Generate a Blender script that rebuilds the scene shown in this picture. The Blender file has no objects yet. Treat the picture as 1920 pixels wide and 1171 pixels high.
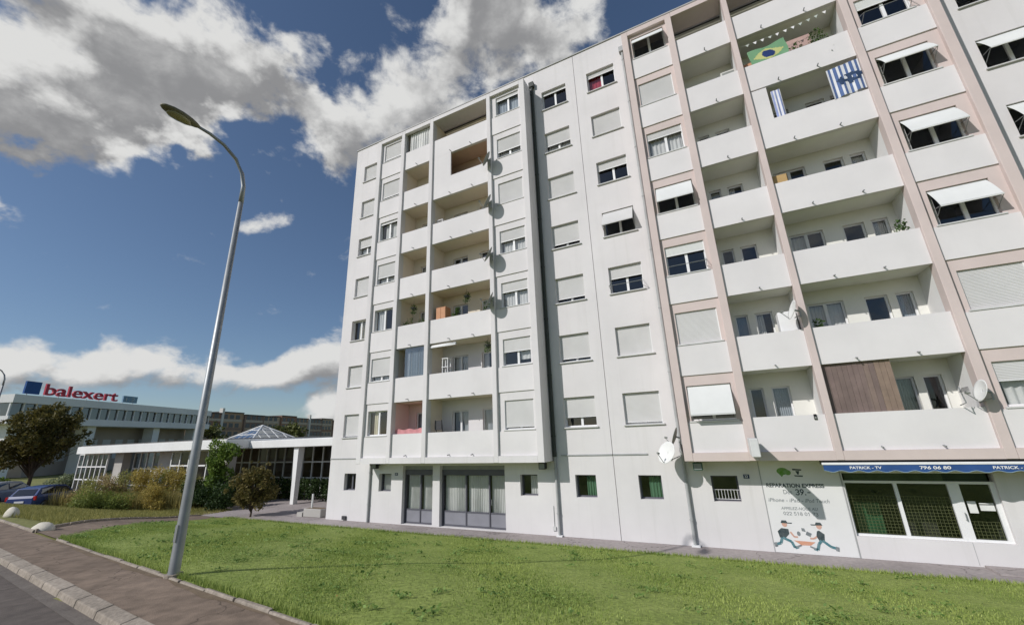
import bpy, math, random
import numpy as np
from mathutils import Vector, Matrix

random.seed(7); rng = np.random.default_rng(7)
SC = bpy.context.scene
COL = SC.collection

# ------------------------------------------------------------------ camera
CAMLOC = Vector((0.0114, -16.9968, 3.853))
RIGHT = Vector((0.89312113, 0.44838623, -0.03583912))
UP = Vector((0.1618262, -0.24594803, 0.95567874))
FWD = Vector((-0.41969862, 0.85933658, 0.29222202))
cd = bpy.data.cameras.new('camera'); cam = bpy.data.objects.new('camera', cd); COL.objects.link(cam)
m = Matrix.Identity(4)
for i in range(3):
    m[i][0] = RIGHT[i]; m[i][1] = UP[i]; m[i][2] = -FWD[i]; m[i][3] = CAMLOC[i]
cam.matrix_world = m
cd.sensor_fit = 'HORIZONTAL'; cd.sensor_width = 36.0; cd.lens = 762.1 / 1920 * 36
cd.clip_start = 0.1; cd.clip_end = 6000
SC.camera = cam

# ------------------------------------------------------------------ sun, sky, exposure
SUNDIR = Vector((-0.66, -1.0, 0.85)).normalized()      # towards the sun
sl = bpy.data.lights.new('sun', 'SUN'); sl.energy = 3.45; sl.angle = math.radians(0.6); sl.color = (1.0, 0.965, 0.935)
so = bpy.data.objects.new('sun', sl); COL.objects.link(so)
so.rotation_euler = (-SUNDIR).to_track_quat('-Z', 'Y').to_euler(); so.location = (-30, -60, 60)
SC.view_settings.view_transform = 'Standard'; SC.view_settings.look = 'None'
SC.view_settings.exposure = 0.0; SC.view_settings.gamma = 1.0
SC.view_settings.use_curve_mapping = False
SC.cycles.use_denoising = True
SC.cycles.max_bounces = 6; SC.cycles.diffuse_bounces = 3; SC.cycles.glossy_bounces = 2; SC.cycles.transparent_max_bounces = 10
SC.cycles.caustics_reflective = False; SC.cycles.caustics_refractive = False

W = bpy.data.worlds.new('World'); SC.world = W; W.use_nodes = True
nt = W.node_tree; nt.nodes.clear()
def N(t, **k):
    n = nt.nodes.new(t)
    for a, b in k.items(): setattr(n, a, b)
    return n
def L(a, b): nt.links.new(a, b)
def Mth(op, a, b=None, clamp=False):
    n = N('ShaderNodeMath', operation=op); n.use_clamp = clamp
    for i, v in enumerate((a, b)):
        if v is None: continue
        if isinstance(v, (int, float)): n.inputs[i].default_value = v
        else: L(v, n.inputs[i])
    return n.outputs[0]
def Step(v, a, b, lo=0.0, hi=1.0):
    n = N('ShaderNodeMapRange', interpolation_type='SMOOTHSTEP'); L(v, n.inputs[0])
    for i, q in enumerate((a, b, lo, hi)): n.inputs[1 + i].default_value = q
    return n.outputs[0]
sky = N('ShaderNodeTexSky', sky_type='NISHITA', sun_disc=False)
sky.sun_elevation = math.asin(SUNDIR.z); sky.sun_rotation = math.atan2(SUNDIR.x, SUNDIR.y)
sky.altitude = 400; sky.air_density = 1.0; sky.dust_density = .8; sky.ozone_density = 3.2
tc = N('ShaderNodeTexCoord')
SKY_S = 0.088
# cumulus field: banks of cloud at given compass directions (azimuth from +Y, elevation, radius in degrees, weight)
BANKS = [
 (-85, 34.7, 6.17, 1), (-79.5, 36.4, 6.22, 1), (-73.7, 40.5, 5.68, 1), (-67.9, 39.5, 4.74, 1), (-81.3, 27.8, 4.38, 1), (-80.9, 23.3, 2.58, 1), (-83.5, 22.8, 3.38, 1), 
 (-75.8, 32.2, 3.78, 1), (-70.5, 34, 3.75, 0.95), (-64.8, 36.5, 3.84, 0.9), (-60.4, 40.2, 3.97, 0.75), (-55.5, 41.2, 3.34, 0.65), (-59.1, 44.7, 2.05, 0.55), (-87.5, 28.8, 6.29, 1), 
 (-32, 51.6, 5.58, 1), (-40.4, 45.6, 5.67, 0.95), (-47.6, 40.2, 5.47, 1), (-51.8, 35.7, 3.78, 0.9), (-22.1, 50.9, 5.38, 0.9), (-14, 52.3, 3.79, 0.7), (-29.8, 57.7, 5.44, 0.8), 
 (-60.3, 28.7, 2.06, 0.8), (-61.9, 25.4, 1.92, 0.75), (-79, 7, 2.14, 1), (-76.7, 7.5, 1.91, 1), (-74.2, 7.5, 2.05, 1), (-71.5, 7.7, 2.14, 1), (-68.5, 7.8, 2.22, 1), 
 (-65.3, 8.5, 2.55, 1), (-61.5, 7.9, 2.55, 1), (-57.6, 8.5, 2.64, 1), (-53.9, 9.3, 2.99, 1), (-50, 11, 3.94, 1), (-81.9, 6.6, 2.18, 1), (-50.9, 3.3, 2.87, 1), 
 (-47.5, 3.6, 3.89, 1), 
]
# the cloud density is a node group so that it can be sampled twice: here, and a little higher up towards the light
grp = bpy.data.node_groups.new('cloud_density', 'ShaderNodeTree')
grp.interface.new_socket('Dir', in_out='INPUT', socket_type='NodeSocketVector')
grp.interface.new_socket('Density', in_out='OUTPUT', socket_type='NodeSocketFloat')
grp.interface.new_socket('Mass', in_out='OUTPUT', socket_type='NodeSocketFloat')
world_nt = nt; nt = grp
gi_ = N('NodeGroupInput'); go_ = N('NodeGroupOutput'); DIR = gi_.outputs[0]
mp = N('ShaderNodeMapping'); L(DIR, mp.inputs[0]); mp.inputs['Scale'].default_value = (1, 1, 1.5)
wob = N('ShaderNodeTexNoise'); L(mp.outputs[0], wob.inputs['Vector']); wob.inputs['Scale'].default_value = 4.5; wob.inputs['Detail'].default_value = 6; wob.inputs['Roughness'].default_value = .55
wv = N('ShaderNodeVectorMath', operation='SUBTRACT'); L(wob.outputs['Color'], wv.inputs[0]); wv.inputs[1].default_value = (.5, .5, .5)
# the warp is gentler low down, where far clouds look smaller
sep = N('ShaderNodeSeparateXYZ'); L(DIR, sep.inputs[0]); wamp = Step(sep.outputs[2], .05, .55, .13, .34)
wsc = N('ShaderNodeVectorMath', operation='SCALE'); L(wv.outputs[0], wsc.inputs[0]); L(wamp, wsc.inputs[3])
ws = N('ShaderNodeVectorMath', operation='ADD'); L(wsc.outputs[0], ws.inputs[0]); L(DIR, ws.inputs[1])
acc = None
for az, el, r, w in BANKS:
    a, e = math.radians(az), math.radians(el)
    d = N('ShaderNodeVectorMath', operation='DISTANCE'); L(ws.outputs[0], d.inputs[0])
    d.inputs[1].default_value = (math.sin(a) * math.cos(e), math.cos(a) * math.cos(e), math.sin(e))
    s_ = Step(d.outputs['Value'], math.radians(r) * 1.75, 0.0, 0.0, w * .8)
    acc = s_ if acc is None else Mth('ADD', acc, s_)
acc = Mth('MINIMUM', acc, 1.15)
# the rest of the sky carries the same kind of broken cumulus
lowf = N('ShaderNodeTexNoise'); L(DIR, lowf.inputs['Vector']); lowf.inputs['Scale'].default_value = 2.6; lowf.inputs['Detail'].default_value = 2
dv = N('ShaderNodeVectorMath', operation='DISTANCE'); L(DIR, dv.inputs[0]); a = math.radians(-48); e = math.radians(24)
dv.inputs[1].default_value = (math.sin(a) * math.cos(e), math.cos(a) * math.cos(e), math.sin(e))
outside = Step(dv.outputs['Value'], .78, 1.05)
acc = Mth('MAXIMUM', acc, Mth('MULTIPLY', Step(lowf.outputs[0], .52, .74), outside))
fb = N('ShaderNodeTexNoise'); L(mp.outputs[0], fb.inputs['Vector']); fb.inputs['Scale'].default_value = 11; fb.inputs['Detail'].default_value = 9; fb.inputs['Roughness'].default_value = .60; fb.inputs['Distortion'].default_value = .25
L(Mth('ADD', acc, Mth('MULTIPLY', Mth('SUBTRACT', fb.outputs[0], .5), 2.0)), go_.inputs[0]); L(acc, go_.inputs[1])
nt = world_nt
g1 = N('ShaderNodeGroup'); g1.node_tree = grp; L(tc.outputs['Generated'], g1.inputs[0])
offv = N('ShaderNodeVectorMath', operation='ADD'); L(tc.outputs['Generated'], offv.inputs[0]); offv.inputs[1].default_value = (-.012, -.018, .035)
g2 = N('ShaderNodeGroup'); g2.node_tree = grp; L(offv.outputs[0], g2.inputs[0])
alpha = Step(g1.outputs[0], .26, .86)
relief = Mth('SUBTRACT', g2.outputs[0], g1.outputs[0])
shade = Mth('ADD', Mth('MULTIPLY', relief, .36), Mth('MULTIPLY', g2.outputs[1], .72))
thick = Step(shade, .26, .96)
ccol = N('ShaderNodeMix', data_type='RGBA'); L(thick, ccol.inputs[0])
ccol.inputs[6].default_value = (.72, .72, .71, 1); ccol.inputs[7].default_value = (.27, .272, .28, 1)
skyb = N('ShaderNodeVectorMath', operation='SCALE'); L(sky.outputs[0], skyb.inputs[0]); skyb.inputs[3].default_value = SKY_S
mixc = N('ShaderNodeMix', data_type='RGBA'); L(alpha, mixc.inputs[0]); L(skyb.outputs[0], mixc.inputs[6]); L(ccol.outputs[2], mixc.inputs[7])
# both layers already in final radiance; background strength stays in the daylight range
unit = N('ShaderNodeVectorMath', operation='SCALE'); L(mixc.outputs[2], unit.inputs[0]); unit.inputs[3].default_value = 1 / 0.1
bg = N('ShaderNodeBackground'); L(unit.outputs[0], bg.inputs[0]); bg.inputs[1].default_value = 0.1
wo = N('ShaderNodeOutputWorld'); L(bg.outputs[0], wo.inputs[0])

# ------------------------------------------------------------------ materials
MATS = {}
def mat(name, col, rough=.8, amt=.08, scale=3.0, bump=0.0, bscale=40.0, metal=0.0, streak=0.0, streakcol=(.3, .3, .28), spec=.3, col2=None, detail=6, fine=0.0, cracks=0.0):
    if name in MATS: return MATS[name]
    M = bpy.data.materials.new(name); M.use_nodes = True; t = M.node_tree; b = t.nodes['Principled BSDF']
    b.inputs['Roughness'].default_value = rough; b.inputs['Metallic'].default_value = metal; b.inputs['Specular IOR Level'].default_value = spec
    geo = t.nodes.new('ShaderNodeNewGeometry')
    no = t.nodes.new('ShaderNodeTexNoise'); no.inputs['Scale'].default_value = scale; no.inputs['Detail'].default_value = detail; no.inputs['Roughness'].default_value = .6
    t.links.new(geo.outputs['Position'], no.inputs['Vector'])
    mx = t.nodes.new('ShaderNodeMix'); mx.data_type = 'RGBA'
    mr = t.nodes.new('ShaderNodeMapRange'); mr.inputs[1].default_value = .3; mr.inputs[2].default_value = .7; t.links.new(no.outputs[0], mr.inputs[0]); t.links.new(mr.outputs[0], mx.inputs[0])
    c2 = col2 or tuple(c * (1 - 2 * amt) for c in col)
    mx.inputs[6].default_value = (*c2, 1); mx.inputs[7].default_value = (*[min(1, c * (1 + (0 if col2 else amt * .3))) for c in col], 1)
    out = mx.outputs[2]
    if fine:
        n3 = t.nodes.new('ShaderNodeTexNoise'); n3.inputs['Scale'].default_value = scale * 14; n3.inputs['Detail'].default_value = 3; t.links.new(geo.outputs['Position'], n3.inputs['Vector'])
        m3 = t.nodes.new('ShaderNodeMapRange'); m3.inputs[1].default_value = .3; m3.inputs[2].default_value = .7; m3.inputs[3].default_value = 1 - fine; m3.inputs[4].default_value = 1 + fine * .5; t.links.new(n3.outputs[0], m3.inputs[0])
        v3 = t.nodes.new('ShaderNodeVectorMath'); v3.operation = 'SCALE'; t.links.new(out, v3.inputs[0]); t.links.new(m3.outputs[0], v3.inputs[3]); out = v3.outputs[0]
    if cracks:
        wn_ = t.nodes.new('ShaderNodeTexNoise'); wn_.inputs['Scale'].default_value = 1.6; wn_.inputs['Detail'].default_value = 5; t.links.new(geo.outputs['Position'], wn_.inputs['Vector'])
        wm_ = t.nodes.new('ShaderNodeVectorMath'); wm_.operation = 'MULTIPLY_ADD'; t.links.new(wn_.outputs['Color'], wm_.inputs[0]); wm_.inputs[1].default_value = (.9, .9, .9); t.links.new(geo.outputs['Position'], wm_.inputs[2])
        vo = t.nodes.new('ShaderNodeTexVoronoi'); vo.feature = 'DISTANCE_TO_EDGE'; vo.inputs['Scale'].default_value = cracks; t.links.new(wm_.outputs[0], vo.inputs['Vector'])
        cr = t.nodes.new('ShaderNodeMapRange'); cr.inputs[1].default_value = .0; cr.inputs[2].default_value = .006; cr.inputs[3].default_value = .45; cr.inputs[4].default_value = 1; t.links.new(vo.outputs['Distance'], cr.inputs[0])
        cs_ = t.nodes.new('ShaderNodeVectorMath'); cs_.operation = 'SCALE'; t.links.new(out, cs_.inputs[0]); t.links.new(cr.outputs[0], cs_.inputs[3]); out = cs_.outputs[0]
    if streak:
        mpn = t.nodes.new('ShaderNodeMapping'); mpn.inputs['Scale'].default_value = (2.6, 2.6, .12); t.links.new(geo.outputs['Position'], mpn.inputs[0])
        n2 = t.nodes.new('ShaderNodeTexNoise'); n2.inputs['Scale'].default_value = 1.3; n2.inputs['Detail'].default_value = 7; n2.inputs['Roughness'].default_value = .65; t.links.new(mpn.outputs[0], n2.inputs['Vector'])
        r2 = t.nodes.new('ShaderNodeMapRange'); r2.inputs[1].default_value = .53; r2.inputs[2].default_value = .8; r2.inputs[4].default_value = streak; t.links.new(n2.outputs[0], r2.inputs[0])
        m2 = t.nodes.new('ShaderNodeMix'); m2.data_type = 'RGBA'; t.links.new(r2.outputs[0], m2.inputs[0]); t.links.new(out, m2.inputs[6]); m2.inputs[7].default_value = (*streakcol, 1); out = m2.outputs[2]
    t.links.new(out, b.inputs['Base Color'])
    if bump:
        bn = t.nodes.new('ShaderNodeTexNoise'); bn.inputs['Scale'].default_value = bscale; bn.inputs['Detail'].default_value = 4; t.links.new(geo.outputs['Position'], bn.inputs['Vector'])
        bp = t.nodes.new('ShaderNodeBump'); bp.inputs['Strength'].default_value = bump; bp.inputs['Distance'].default_value = .02; t.links.new(bn.outputs[0], bp.inputs['Height']); t.links.new(bp.outputs[0], b.inputs['Normal'])
    MATS[name] = M; return M
def leafmat(name, c1, c2, scale=1.2, trans=.25):
    if name in MATS: return MATS[name]
    M = bpy.data.materials.new(name); M.use_nodes = True; t = M.node_tree; b = t.nodes['Principled BSDF']
    geo = t.nodes.new('ShaderNodeNewGeometry'); no = t.nodes.new('ShaderNodeTexNoise'); no.inputs['Scale'].default_value = scale; no.inputs['Detail'].default_value = 5
    t.links.new(geo.outputs['Position'], no.inputs['Vector'])
    add = t.nodes.new('ShaderNodeMath'); add.operation = 'MULTIPLY_ADD'; t.links.new(geo.outputs['Random Per Island'], add.inputs[0]); add.inputs[1].default_value = .5; t.links.new(no.outputs[0], add.inputs[2])
    mr = t.nodes.new('ShaderNodeMapRange'); mr.inputs[1].default_value = .4; mr.inputs[2].default_value = 1.1; t.links.new(add.outputs[0], mr.inputs[0])
    mx = t.nodes.new('ShaderNodeMix'); mx.data_type = 'RGBA'; t.links.new(mr.outputs[0], mx.inputs[0]); mx.inputs[6].default_value = (*c1, 1); mx.inputs[7].default_value = (*c2, 1)
    t.links.new(mx.outputs[2], b.inputs['Base Color']); b.inputs['Roughness'].default_value = .6; b.inputs['Specular IOR Level'].default_value = .25
    tr = t.nodes.new('ShaderNodeBsdfTranslucent'); t.links.new(mx.outputs[2], tr.inputs[0]); ms = t.nodes.new('ShaderNodeMixShader'); ms.inputs[0].default_value = trans
    t.links.new(b.outputs[0], ms.inputs[1]); t.links.new(tr.outputs[0], ms.inputs[2]); t.links.new(ms.outputs[0], t.nodes['Material Output'].inputs[0])
    MATS[name] = M; return M
def glassmat(name, tint=(.75, .82, .84), refl=1.0):
    if name in MATS: return MATS[name]
    M = bpy.data.materials.new(name); M.use_nodes = True; t = M.node_tree; t.nodes.remove(t.nodes['Principled BSDF'])
    tr = t.nodes.new('ShaderNodeBsdfTransparent'); tr.inputs[0].default_value = (*tint, 1)
    gl = t.nodes.new('ShaderNodeBsdfGlossy'); gl.inputs['Roughness'].default_value = .015; gl.inputs[0].default_value = (.9, .95, 1, 1)
    fr = t.nodes.new('ShaderNodeLayerWeight'); fr.inputs[0].default_value = .5
    pw = t.nodes.new('ShaderNodeMath'); pw.operation = 'POWER'; pw.inputs[1].default_value = 4.0; t.links.new(fr.outputs['Facing'], pw.inputs[0])
    mu = t.nodes.new('ShaderNodeMath'); mu.operation = 'MULTIPLY_ADD'; mu.inputs[1].default_value = .85 * refl; mu.inputs[2].default_value = .07 * refl; mu.use_clamp = True; t.links.new(pw.outputs[0], mu.inputs[0])
    # old panes are never quite flat
    geo = t.nodes.new('ShaderNodeNewGeometry'); no = t.nodes.new('ShaderNodeTexNoise'); no.inputs['Scale'].default_value = 1.4; t.links.new(geo.outputs['Position'], no.inputs['Vector'])
    bp = t.nodes.new('ShaderNodeBump'); bp.inputs['Strength'].default_value = .12; bp.inputs['Distance'].default_value = .03; t.links.new(no.outputs[0], bp.inputs['Height']); t.links.new(bp.outputs[0], gl.inputs['Normal'])
    ms = t.nodes.new('ShaderNodeMixShader'); t.links.new(mu.outputs[0], ms.inputs[0]); t.links.new(tr.outputs[0], ms.inputs[1]); t.links.new(gl.outputs[0], ms.inputs[2])
    t.links.new(ms.outputs[0], t.nodes['Material Output'].inputs[0]); MATS[name] = M; return M

WALL = mat('white_render', (.715, .692, .69), .9, .055, .35, bump=.12, bscale=60, streak=.27, streakcol=(.46, .45, .42))
PARA = mat('white_parapet_paint', (.735, .712, .71), .9, .05, .45, bump=.1, bscale=60, streak=.10, streakcol=(.54, .53, .51))
PINK = mat('salmon_paint', (.635, .54, .51), .9, .05, .8, bump=.1, bscale=60, streak=.22, streakcol=(.52, .43, .39))
BEIGE = mat('loggia_beige_paint', (.78, .70, .58), .9, .05, .8)
BROWNP = mat('loggia_brown_paint', (.58, .42, .32), .9, .05, .8)
OLIVE = mat('loggia_ivory_paint', (.82, .81, .75), .9, .05, .8)
ROSE = mat('loggia_rose_paint', (.80, .59, .55), .9, .04, .8)
PVC = mat('white_window_frame', (.80, .80, .80), .45, .02, 3)
SHUT = mat('grey_roller_shutter', (.60, .595, .585), .7, .05, .9)
SHUT2 = mat('pale_blind_slats', (.70, .71, .69), .7, .05, .9)
SILL = mat('concrete_sill', (.62, .62, .61), .85, .08, 3)
GLASS = glassmat('window_glass', (.86, .87, .87))
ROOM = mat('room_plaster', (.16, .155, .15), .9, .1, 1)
CURT = mat('white_curtain', (.72, .72, .70), .9, .05, 2)
CURTB = mat('blue_grey_curtain', (.42, .47, .52), .9, .05, 2)
CURTR = mat('red_curtain', (.45, .06, .09), .9, .05, 2)
CURTY = mat('cream_curtain', (.72, .66, .50), .9, .05, 2)
METAL = mat('galvanised_steel', (.34, .355, .36), .5, .08, 4, metal=.6)
DARK = mat('dark_metal', (.06, .06, .065), .5, .1, 4)
PIPE = mat('grey_downpipe', (.40, .41, .41), .6, .1, 2)
SHOPG = mat('grey_shopfront_paint', (.11, .11, .13), .55, .06, 2)
DISHW = mat('dish_white', (.74, .74, .72), .5, .05, 2)
DISHG = mat('dish_grey', (.26, .27, .25), .55, .08, 2)
WOOD = mat('brown_board', (.235, .165, .14), .75, .12, 3, streak=.5, streakcol=(.32, .25, .20))
BLUE = mat('awning_blue', (.03, .085, .25), .7, .06, 3)
WHITE = mat('white_paint', (.80, .80, .80), .6, .03, 3)
BLACK = mat('black_plastic', (.02, .02, .022), .5, .1, 3)
ASPH = mat('asphalt', (.27, .205, .155), .92, .13, .3, bump=.35, bscale=55, col2=(.18, .135, .10), fine=.3, cracks=.35)
ROADM = mat('road_asphalt', (.155, .130, .112), .92, .13, .3, bump=.35, bscale=60, col2=(.105, .089, .078), fine=.25, cracks=.22)
PAVE = mat('paving_grey', (.40, .355, .345), .9, .1, .6, bump=.2, bscale=40, col2=(.30, .265, .255), fine=.15, cracks=.3)
KERB = mat('kerb_concrete', (.40, .345, .285), .9, .15, 1.1, bump=.35, bscale=35, col2=(.24, .205, .165), fine=.25)
DIRT = mat('edge_dirt', (.20, .15, .10), .95, .15, 3, bump=.4, bscale=25)
LAWN = mat('lawn_ground', (.30, .36, .095), .95, .2, .8, bump=.5, bscale=30, col2=(.20, .265, .055), fine=.35)
VERGE = mat('verge_ground', (.26, .25, .09), .95, .2, .5, bump=.5, bscale=25, col2=(.17, .19, .06), fine=.3)

# ------------------------------------------------------------------ mesh helpers
class MB:
    def __init__(s): s.v = []; s.f = []
    def quad(s, a, b, c, d): n = len(s.v); s.v += [tuple(a), tuple(b), tuple(c), tuple(d)]; s.f.append((n, n + 1, n + 2, n + 3)); return s
    def box(s, x0, x1, y0, y1, z0, z1):
        n = len(s.v)
        s.v += [(x0, y0, z0), (x1, y0, z0), (x1, y1, z0), (x0, y1, z0), (x0, y0, z1), (x1, y0, z1), (x1, y1, z1), (x0, y1, z1)]
        for q in ((0, 3, 2, 1), (4, 5, 6, 7), (0, 1, 5, 4), (1, 2, 6, 5), (2, 3, 7, 6), (3, 0, 4, 7)): s.f.append(tuple(n + i for i in q))
        return s
    def tube(s, pts, r, k=8, cap=True):
        pts = [Vector(p) for p in pts]; rs = r if isinstance(r, (list, tuple)) else [r] * len(pts); base = len(s.v)
        for i, p in enumerate(pts):
            d = (pts[min(i + 1, len(pts) - 1)] - pts[max(i - 1, 0)]).normalized()
            a = Vector((0, 0, 1)) if abs(d.z) < .9 else Vector((1, 0, 0)); u = d.cross(a).normalized(); w = d.cross(u)
            for j in range(k):
                t = 2 * math.pi * j / k; q = p + (u * math.cos(t) + w * math.sin(t)) * rs[i]; s.v.append(tuple(q))
        for i in range(len(pts) - 1):
            for j in range(k):
                a = base + i * k + j; b = base + i * k + (j + 1) % k; s.f.append((a, a + k, b + k, b))
        if cap:
            s.f.append(tuple(base + j for j in range(k))); e = base + (len(pts) - 1) * k; s.f.append(tuple(e + j for j in reversed(range(k))))
        return s
    def prism(s, poly, y0, y1):          # polygon in x,z extruded along y
        n = len(s.v); k = len(poly)
        s.v += [(p[0], y0, p[1]) for p in poly] + [(p[0], y1, p[1]) for p in poly]
        s.f.append(tuple(range(n, n + k))); s.f.append(tuple(reversed(range(n + k, n + 2 * k))))
        for i in range(k): j = (i + 1) % k; s.f.append((n + i, n + k + i, n + k + j, n + j))
        return s
    def rings(s, rings, cap=True):       # list of equally long closed loops
        n = len(s.v); k = len(rings[0])
        for r in rings: s.v += [tuple(p) for p in r]
        for i in range(len(rings) - 1):
            for j in range(k):
                a = n + i * k + j; b = n + i * k + (j + 1) % k; s.f.append((a, b, b + k, a + k))
        if cap:
            s.f.append(tuple(reversed(range(n, n + k)))); e = n + (len(rings) - 1) * k; s.f.append(tuple(range(e, e + k)))
        return s
    def build(s, name, material, parent=None, at=None, smooth=False):
        me = bpy.data.meshes.new(name)
        v = s.v
        if at is not None: v = [(a - at[0], b - at[1], c - at[2]) for a, b, c in v]
        me.from_pydata(v, [], s.f); me.update()
        if material: me.materials.append(material)
        if smooth: me.polygons.foreach_set('use_smooth', [True] * len(me.polygons))
        o = bpy.data.objects.new(name, me); COL.objects.link(o)
        if at is not None: o.location = at
        if parent is not None:
            o.parent = parent
            if at is None and parent.type == 'EMPTY': o.location = -parent.location
        return o
def tag(o, label=None, cat=None, group=None, kind=None):
    if label: o['label'] = label
    if cat: o['category'] = cat
    if group: o['group'] = group
    if kind: o['kind'] = kind
    return o
def thing(name, label, cat, loc, group=None):
    o = bpy.data.objects.new(name, None); o.empty_display_size = .3; COL.objects.link(o); o.location = loc
    return tag(o, label, cat, group)
def bevel(o, w=.02, seg=2):
    b = o.modifiers.new('bevel', 'BEVEL'); b.width = w; b.segments = seg; b.limit_method = 'ANGLE'; return o
def text(s, name, x, y, z, h, material, parent, thick=.004, bold=0.0, width=None, fit=None, italic=0.0, rot=None, centre=False):
    c = bpy.data.curves.new(name, 'FONT'); c.body = s; c.size = 1; c.extrude = 0; c.offset = bold; c.shear = italic
    o = bpy.data.objects.new(name, c); COL.objects.link(o); bpy.context.view_layer.update()
    dg = bpy.context.evaluated_depsgraph_get(); me = bpy.data.meshes.new_from_object(o.evaluated_get(dg))
    bpy.data.objects.remove(o)
    xs = [v.co.x for v in me.vertices]; ys = [v.co.y for v in me.vertices]; x0, x1, y0, y1 = min(xs), max(xs), min(ys), max(ys)
    sy = h / (y1 - y0); sx = (width / (x1 - x0)) if width else sy
    n = len(me.vertices); vs = []
    for v in me.vertices: vs.append(((v.co.x - x0) * sx, 0.0, (v.co.y - y0) * sy))
    f = [tuple(p.vertices) for p in me.polygons]
    if rot: vs = [tuple(rot @ Vector(p)) for p in vs]
    b = MB(); b.v = [(p[0] + x, p[1] + y, p[2] + z) for p in vs]; b.f = f
    bpy.data.meshes.remove(me)
    o = b.build(name, material, parent)
    if thick:
        sm = o.modifiers.new('depth', 'SOLIDIFY'); sm.thickness = thick; sm.offset = 0
    return o

def _arc(cx, cz, rx, rz, a0, a1, n=9): return [(cx + rx * math.cos(math.radians(a0 + (a1 - a0) * i / n)), cz + rz * math.sin(math.radians(a0 + (a1 - a0) * i / n))) for i in range(n + 1)]
DIG = {'0': [_arc(.3, .5, .25, .45, 0, 360, 18)], '1': [[(.12, .75), (.33, .95), (.33, .05)]], '2': [_arc(.3, .70, .24, .25, 165, -35, 9) + [(.07, .05), (.55, .05)]],
       '3': [_arc(.28, .72, .23, .23, 150, -90, 9), _arc(.28, .27, .26, .24, 90, -150, 9)], '5': [[(.50, .95), (.13, .95), (.10, .55)] + _arc(.28, .31, .25, .27, 120, -150, 10)],
       '6': [[(.45, .95), (.12, .50)], _arc(.3, .29, .24, .25, 0, 360, 16)], '7': [[(.06, .95), (.54, .95), (.22, .05)]], '8': [_arc(.3, .72, .2, .22, 0, 360, 14), _arc(.3, .27, .25, .24, 0, 360, 14)],
       '9': [[(.15, .05), (.48, .50)], _arc(.3, .71, .24, .25, 0, 360, 16)], '.': [[(.1, .03), (.1, .13)]], '-': [[(.08, .45), (.45, .45)]]}
def digits(s, name, x, y, z, h, material, parent, width, wt=.13):
    b = MB(); adv = .72; n = sum(.4 if c in ' .' else adv for c in s); k = width / n; q = 0
    for c in s:
        for ln in DIG.get(c, []):
            for (xa, za), (xb, zb) in zip(ln, ln[1:]):
                d = Vector((xb - xa, zb - za)).normalized() * wt * .35; e = Vector((-d.y, d.x)).normalized() * wt / 2
                P = [(xa - d.x + e.x, za - d.y + e.y), (xa - d.x - e.x, za - d.y - e.y), (xb + d.x - e.x, zb + d.y - e.y), (xb + d.x + e.x, zb + d.y + e.y)]
                i = len(b.v) // 4; b.quad(*[(x + (q + a) * k, y - .00004 * (i % 12), z + c_ * h) for a, c_ in P])
        q += .4 if c in ' .' else adv
    return b.build(name, material, parent)
# wall sheet in the x,z plane with rectangular openings and their reveals
def wall(mb, x0, x1, z0, z1, y, holes, depth=.3, back=False):
    xs = sorted({x0, x1} | {h[0] for h in holes} | {h[1] for h in holes}); zs = sorted({z0, z1} | {h[2] for h in holes} | {h[3] for h in holes})
    xs = [q for q in xs if x0 <= q <= x1]; zs = [q for q in zs if z0 <= q <= z1]
    for i in range(len(xs) - 1):
        for j in range(len(zs) - 1):
            cx, cz = (xs[i] + xs[i + 1]) / 2, (zs[j] + zs[j + 1]) / 2
            if any(h[0] < cx < h[1] and h[2] < cz < h[3] for h in holes): continue
            a, b, c, d = xs[i], xs[i + 1], zs[j], zs[j + 1]
            mb.quad((a, y, c), (b, y, c), (b, y, d), (a, y, d))
    for h in holes:
        a, b, c, d = h; e = y + depth
        mb.quad((a, y, c), (a, y, d), (a, e, d), (a, e, c)); mb.quad((b, y, c), (b, e, c), (b, e, d), (b, y, d))
        mb.quad((a, y, d), (b, y, d), (b, e, d), (a, e, d)); mb.quad((a, y, c), (a, e, c), (b, e, c), (b, y, c))
    # outer edges
    e = y + depth
    mb.quad((x0, y, z0), (x0, y, z1), (x0, e, z1), (x0, e, z0)); mb.quad((x1, y, z0), (x1, e, z0), (x1, e, z1), (x1, y, z1))
    mb.quad((x0, y, z1), (x1, y, z1), (x1, e, z1), (x0, e, z1)); mb.quad((x0, y, z0), (x0, e, z0), (x1, e, z0), (x1, y, z0))
    return mb

# ------------------------------------------------------------------ terrain
def yl(x): return -11.99 - .1 * (max(x, -28) + 10.11)          # line where lawn meets pavement
def T(x, y):
    t = min(1, max(0, (-1.35 - y) / (-1.35 - yl(x)))); return 1.55 * (.5 * t + .5 * t * t * (3 - 2 * t))
def sheet(name, material, xs, ylo, yhi, ny, off, zf=None, parent=None, kind='structure'):
    b = MB(); ring = []
    for x in xs:
        a, c = ylo(x), yhi(x); row = []
        for j in range(ny + 1):
            y = a + (c - a) * j / ny; row.append(len(b.v)); b.v.append((x, y, (zf(x, y) if zf else T(x, y)) + off))
        ring.append(row)
    for i in range(len(xs) - 1):
        for j in range(ny): b.f.append((ring[i][j], ring[i + 1][j], ring[i + 1][j + 1], ring[i][j + 1]))
    o = b.build(name, material, parent, smooth=True)
    if kind and parent is None: o['kind'] = kind
    return o
lin = lambda a, b, n: [a + (b - a) * i / n for i in range(n + 1)]
ROADZ = 1.43
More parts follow.
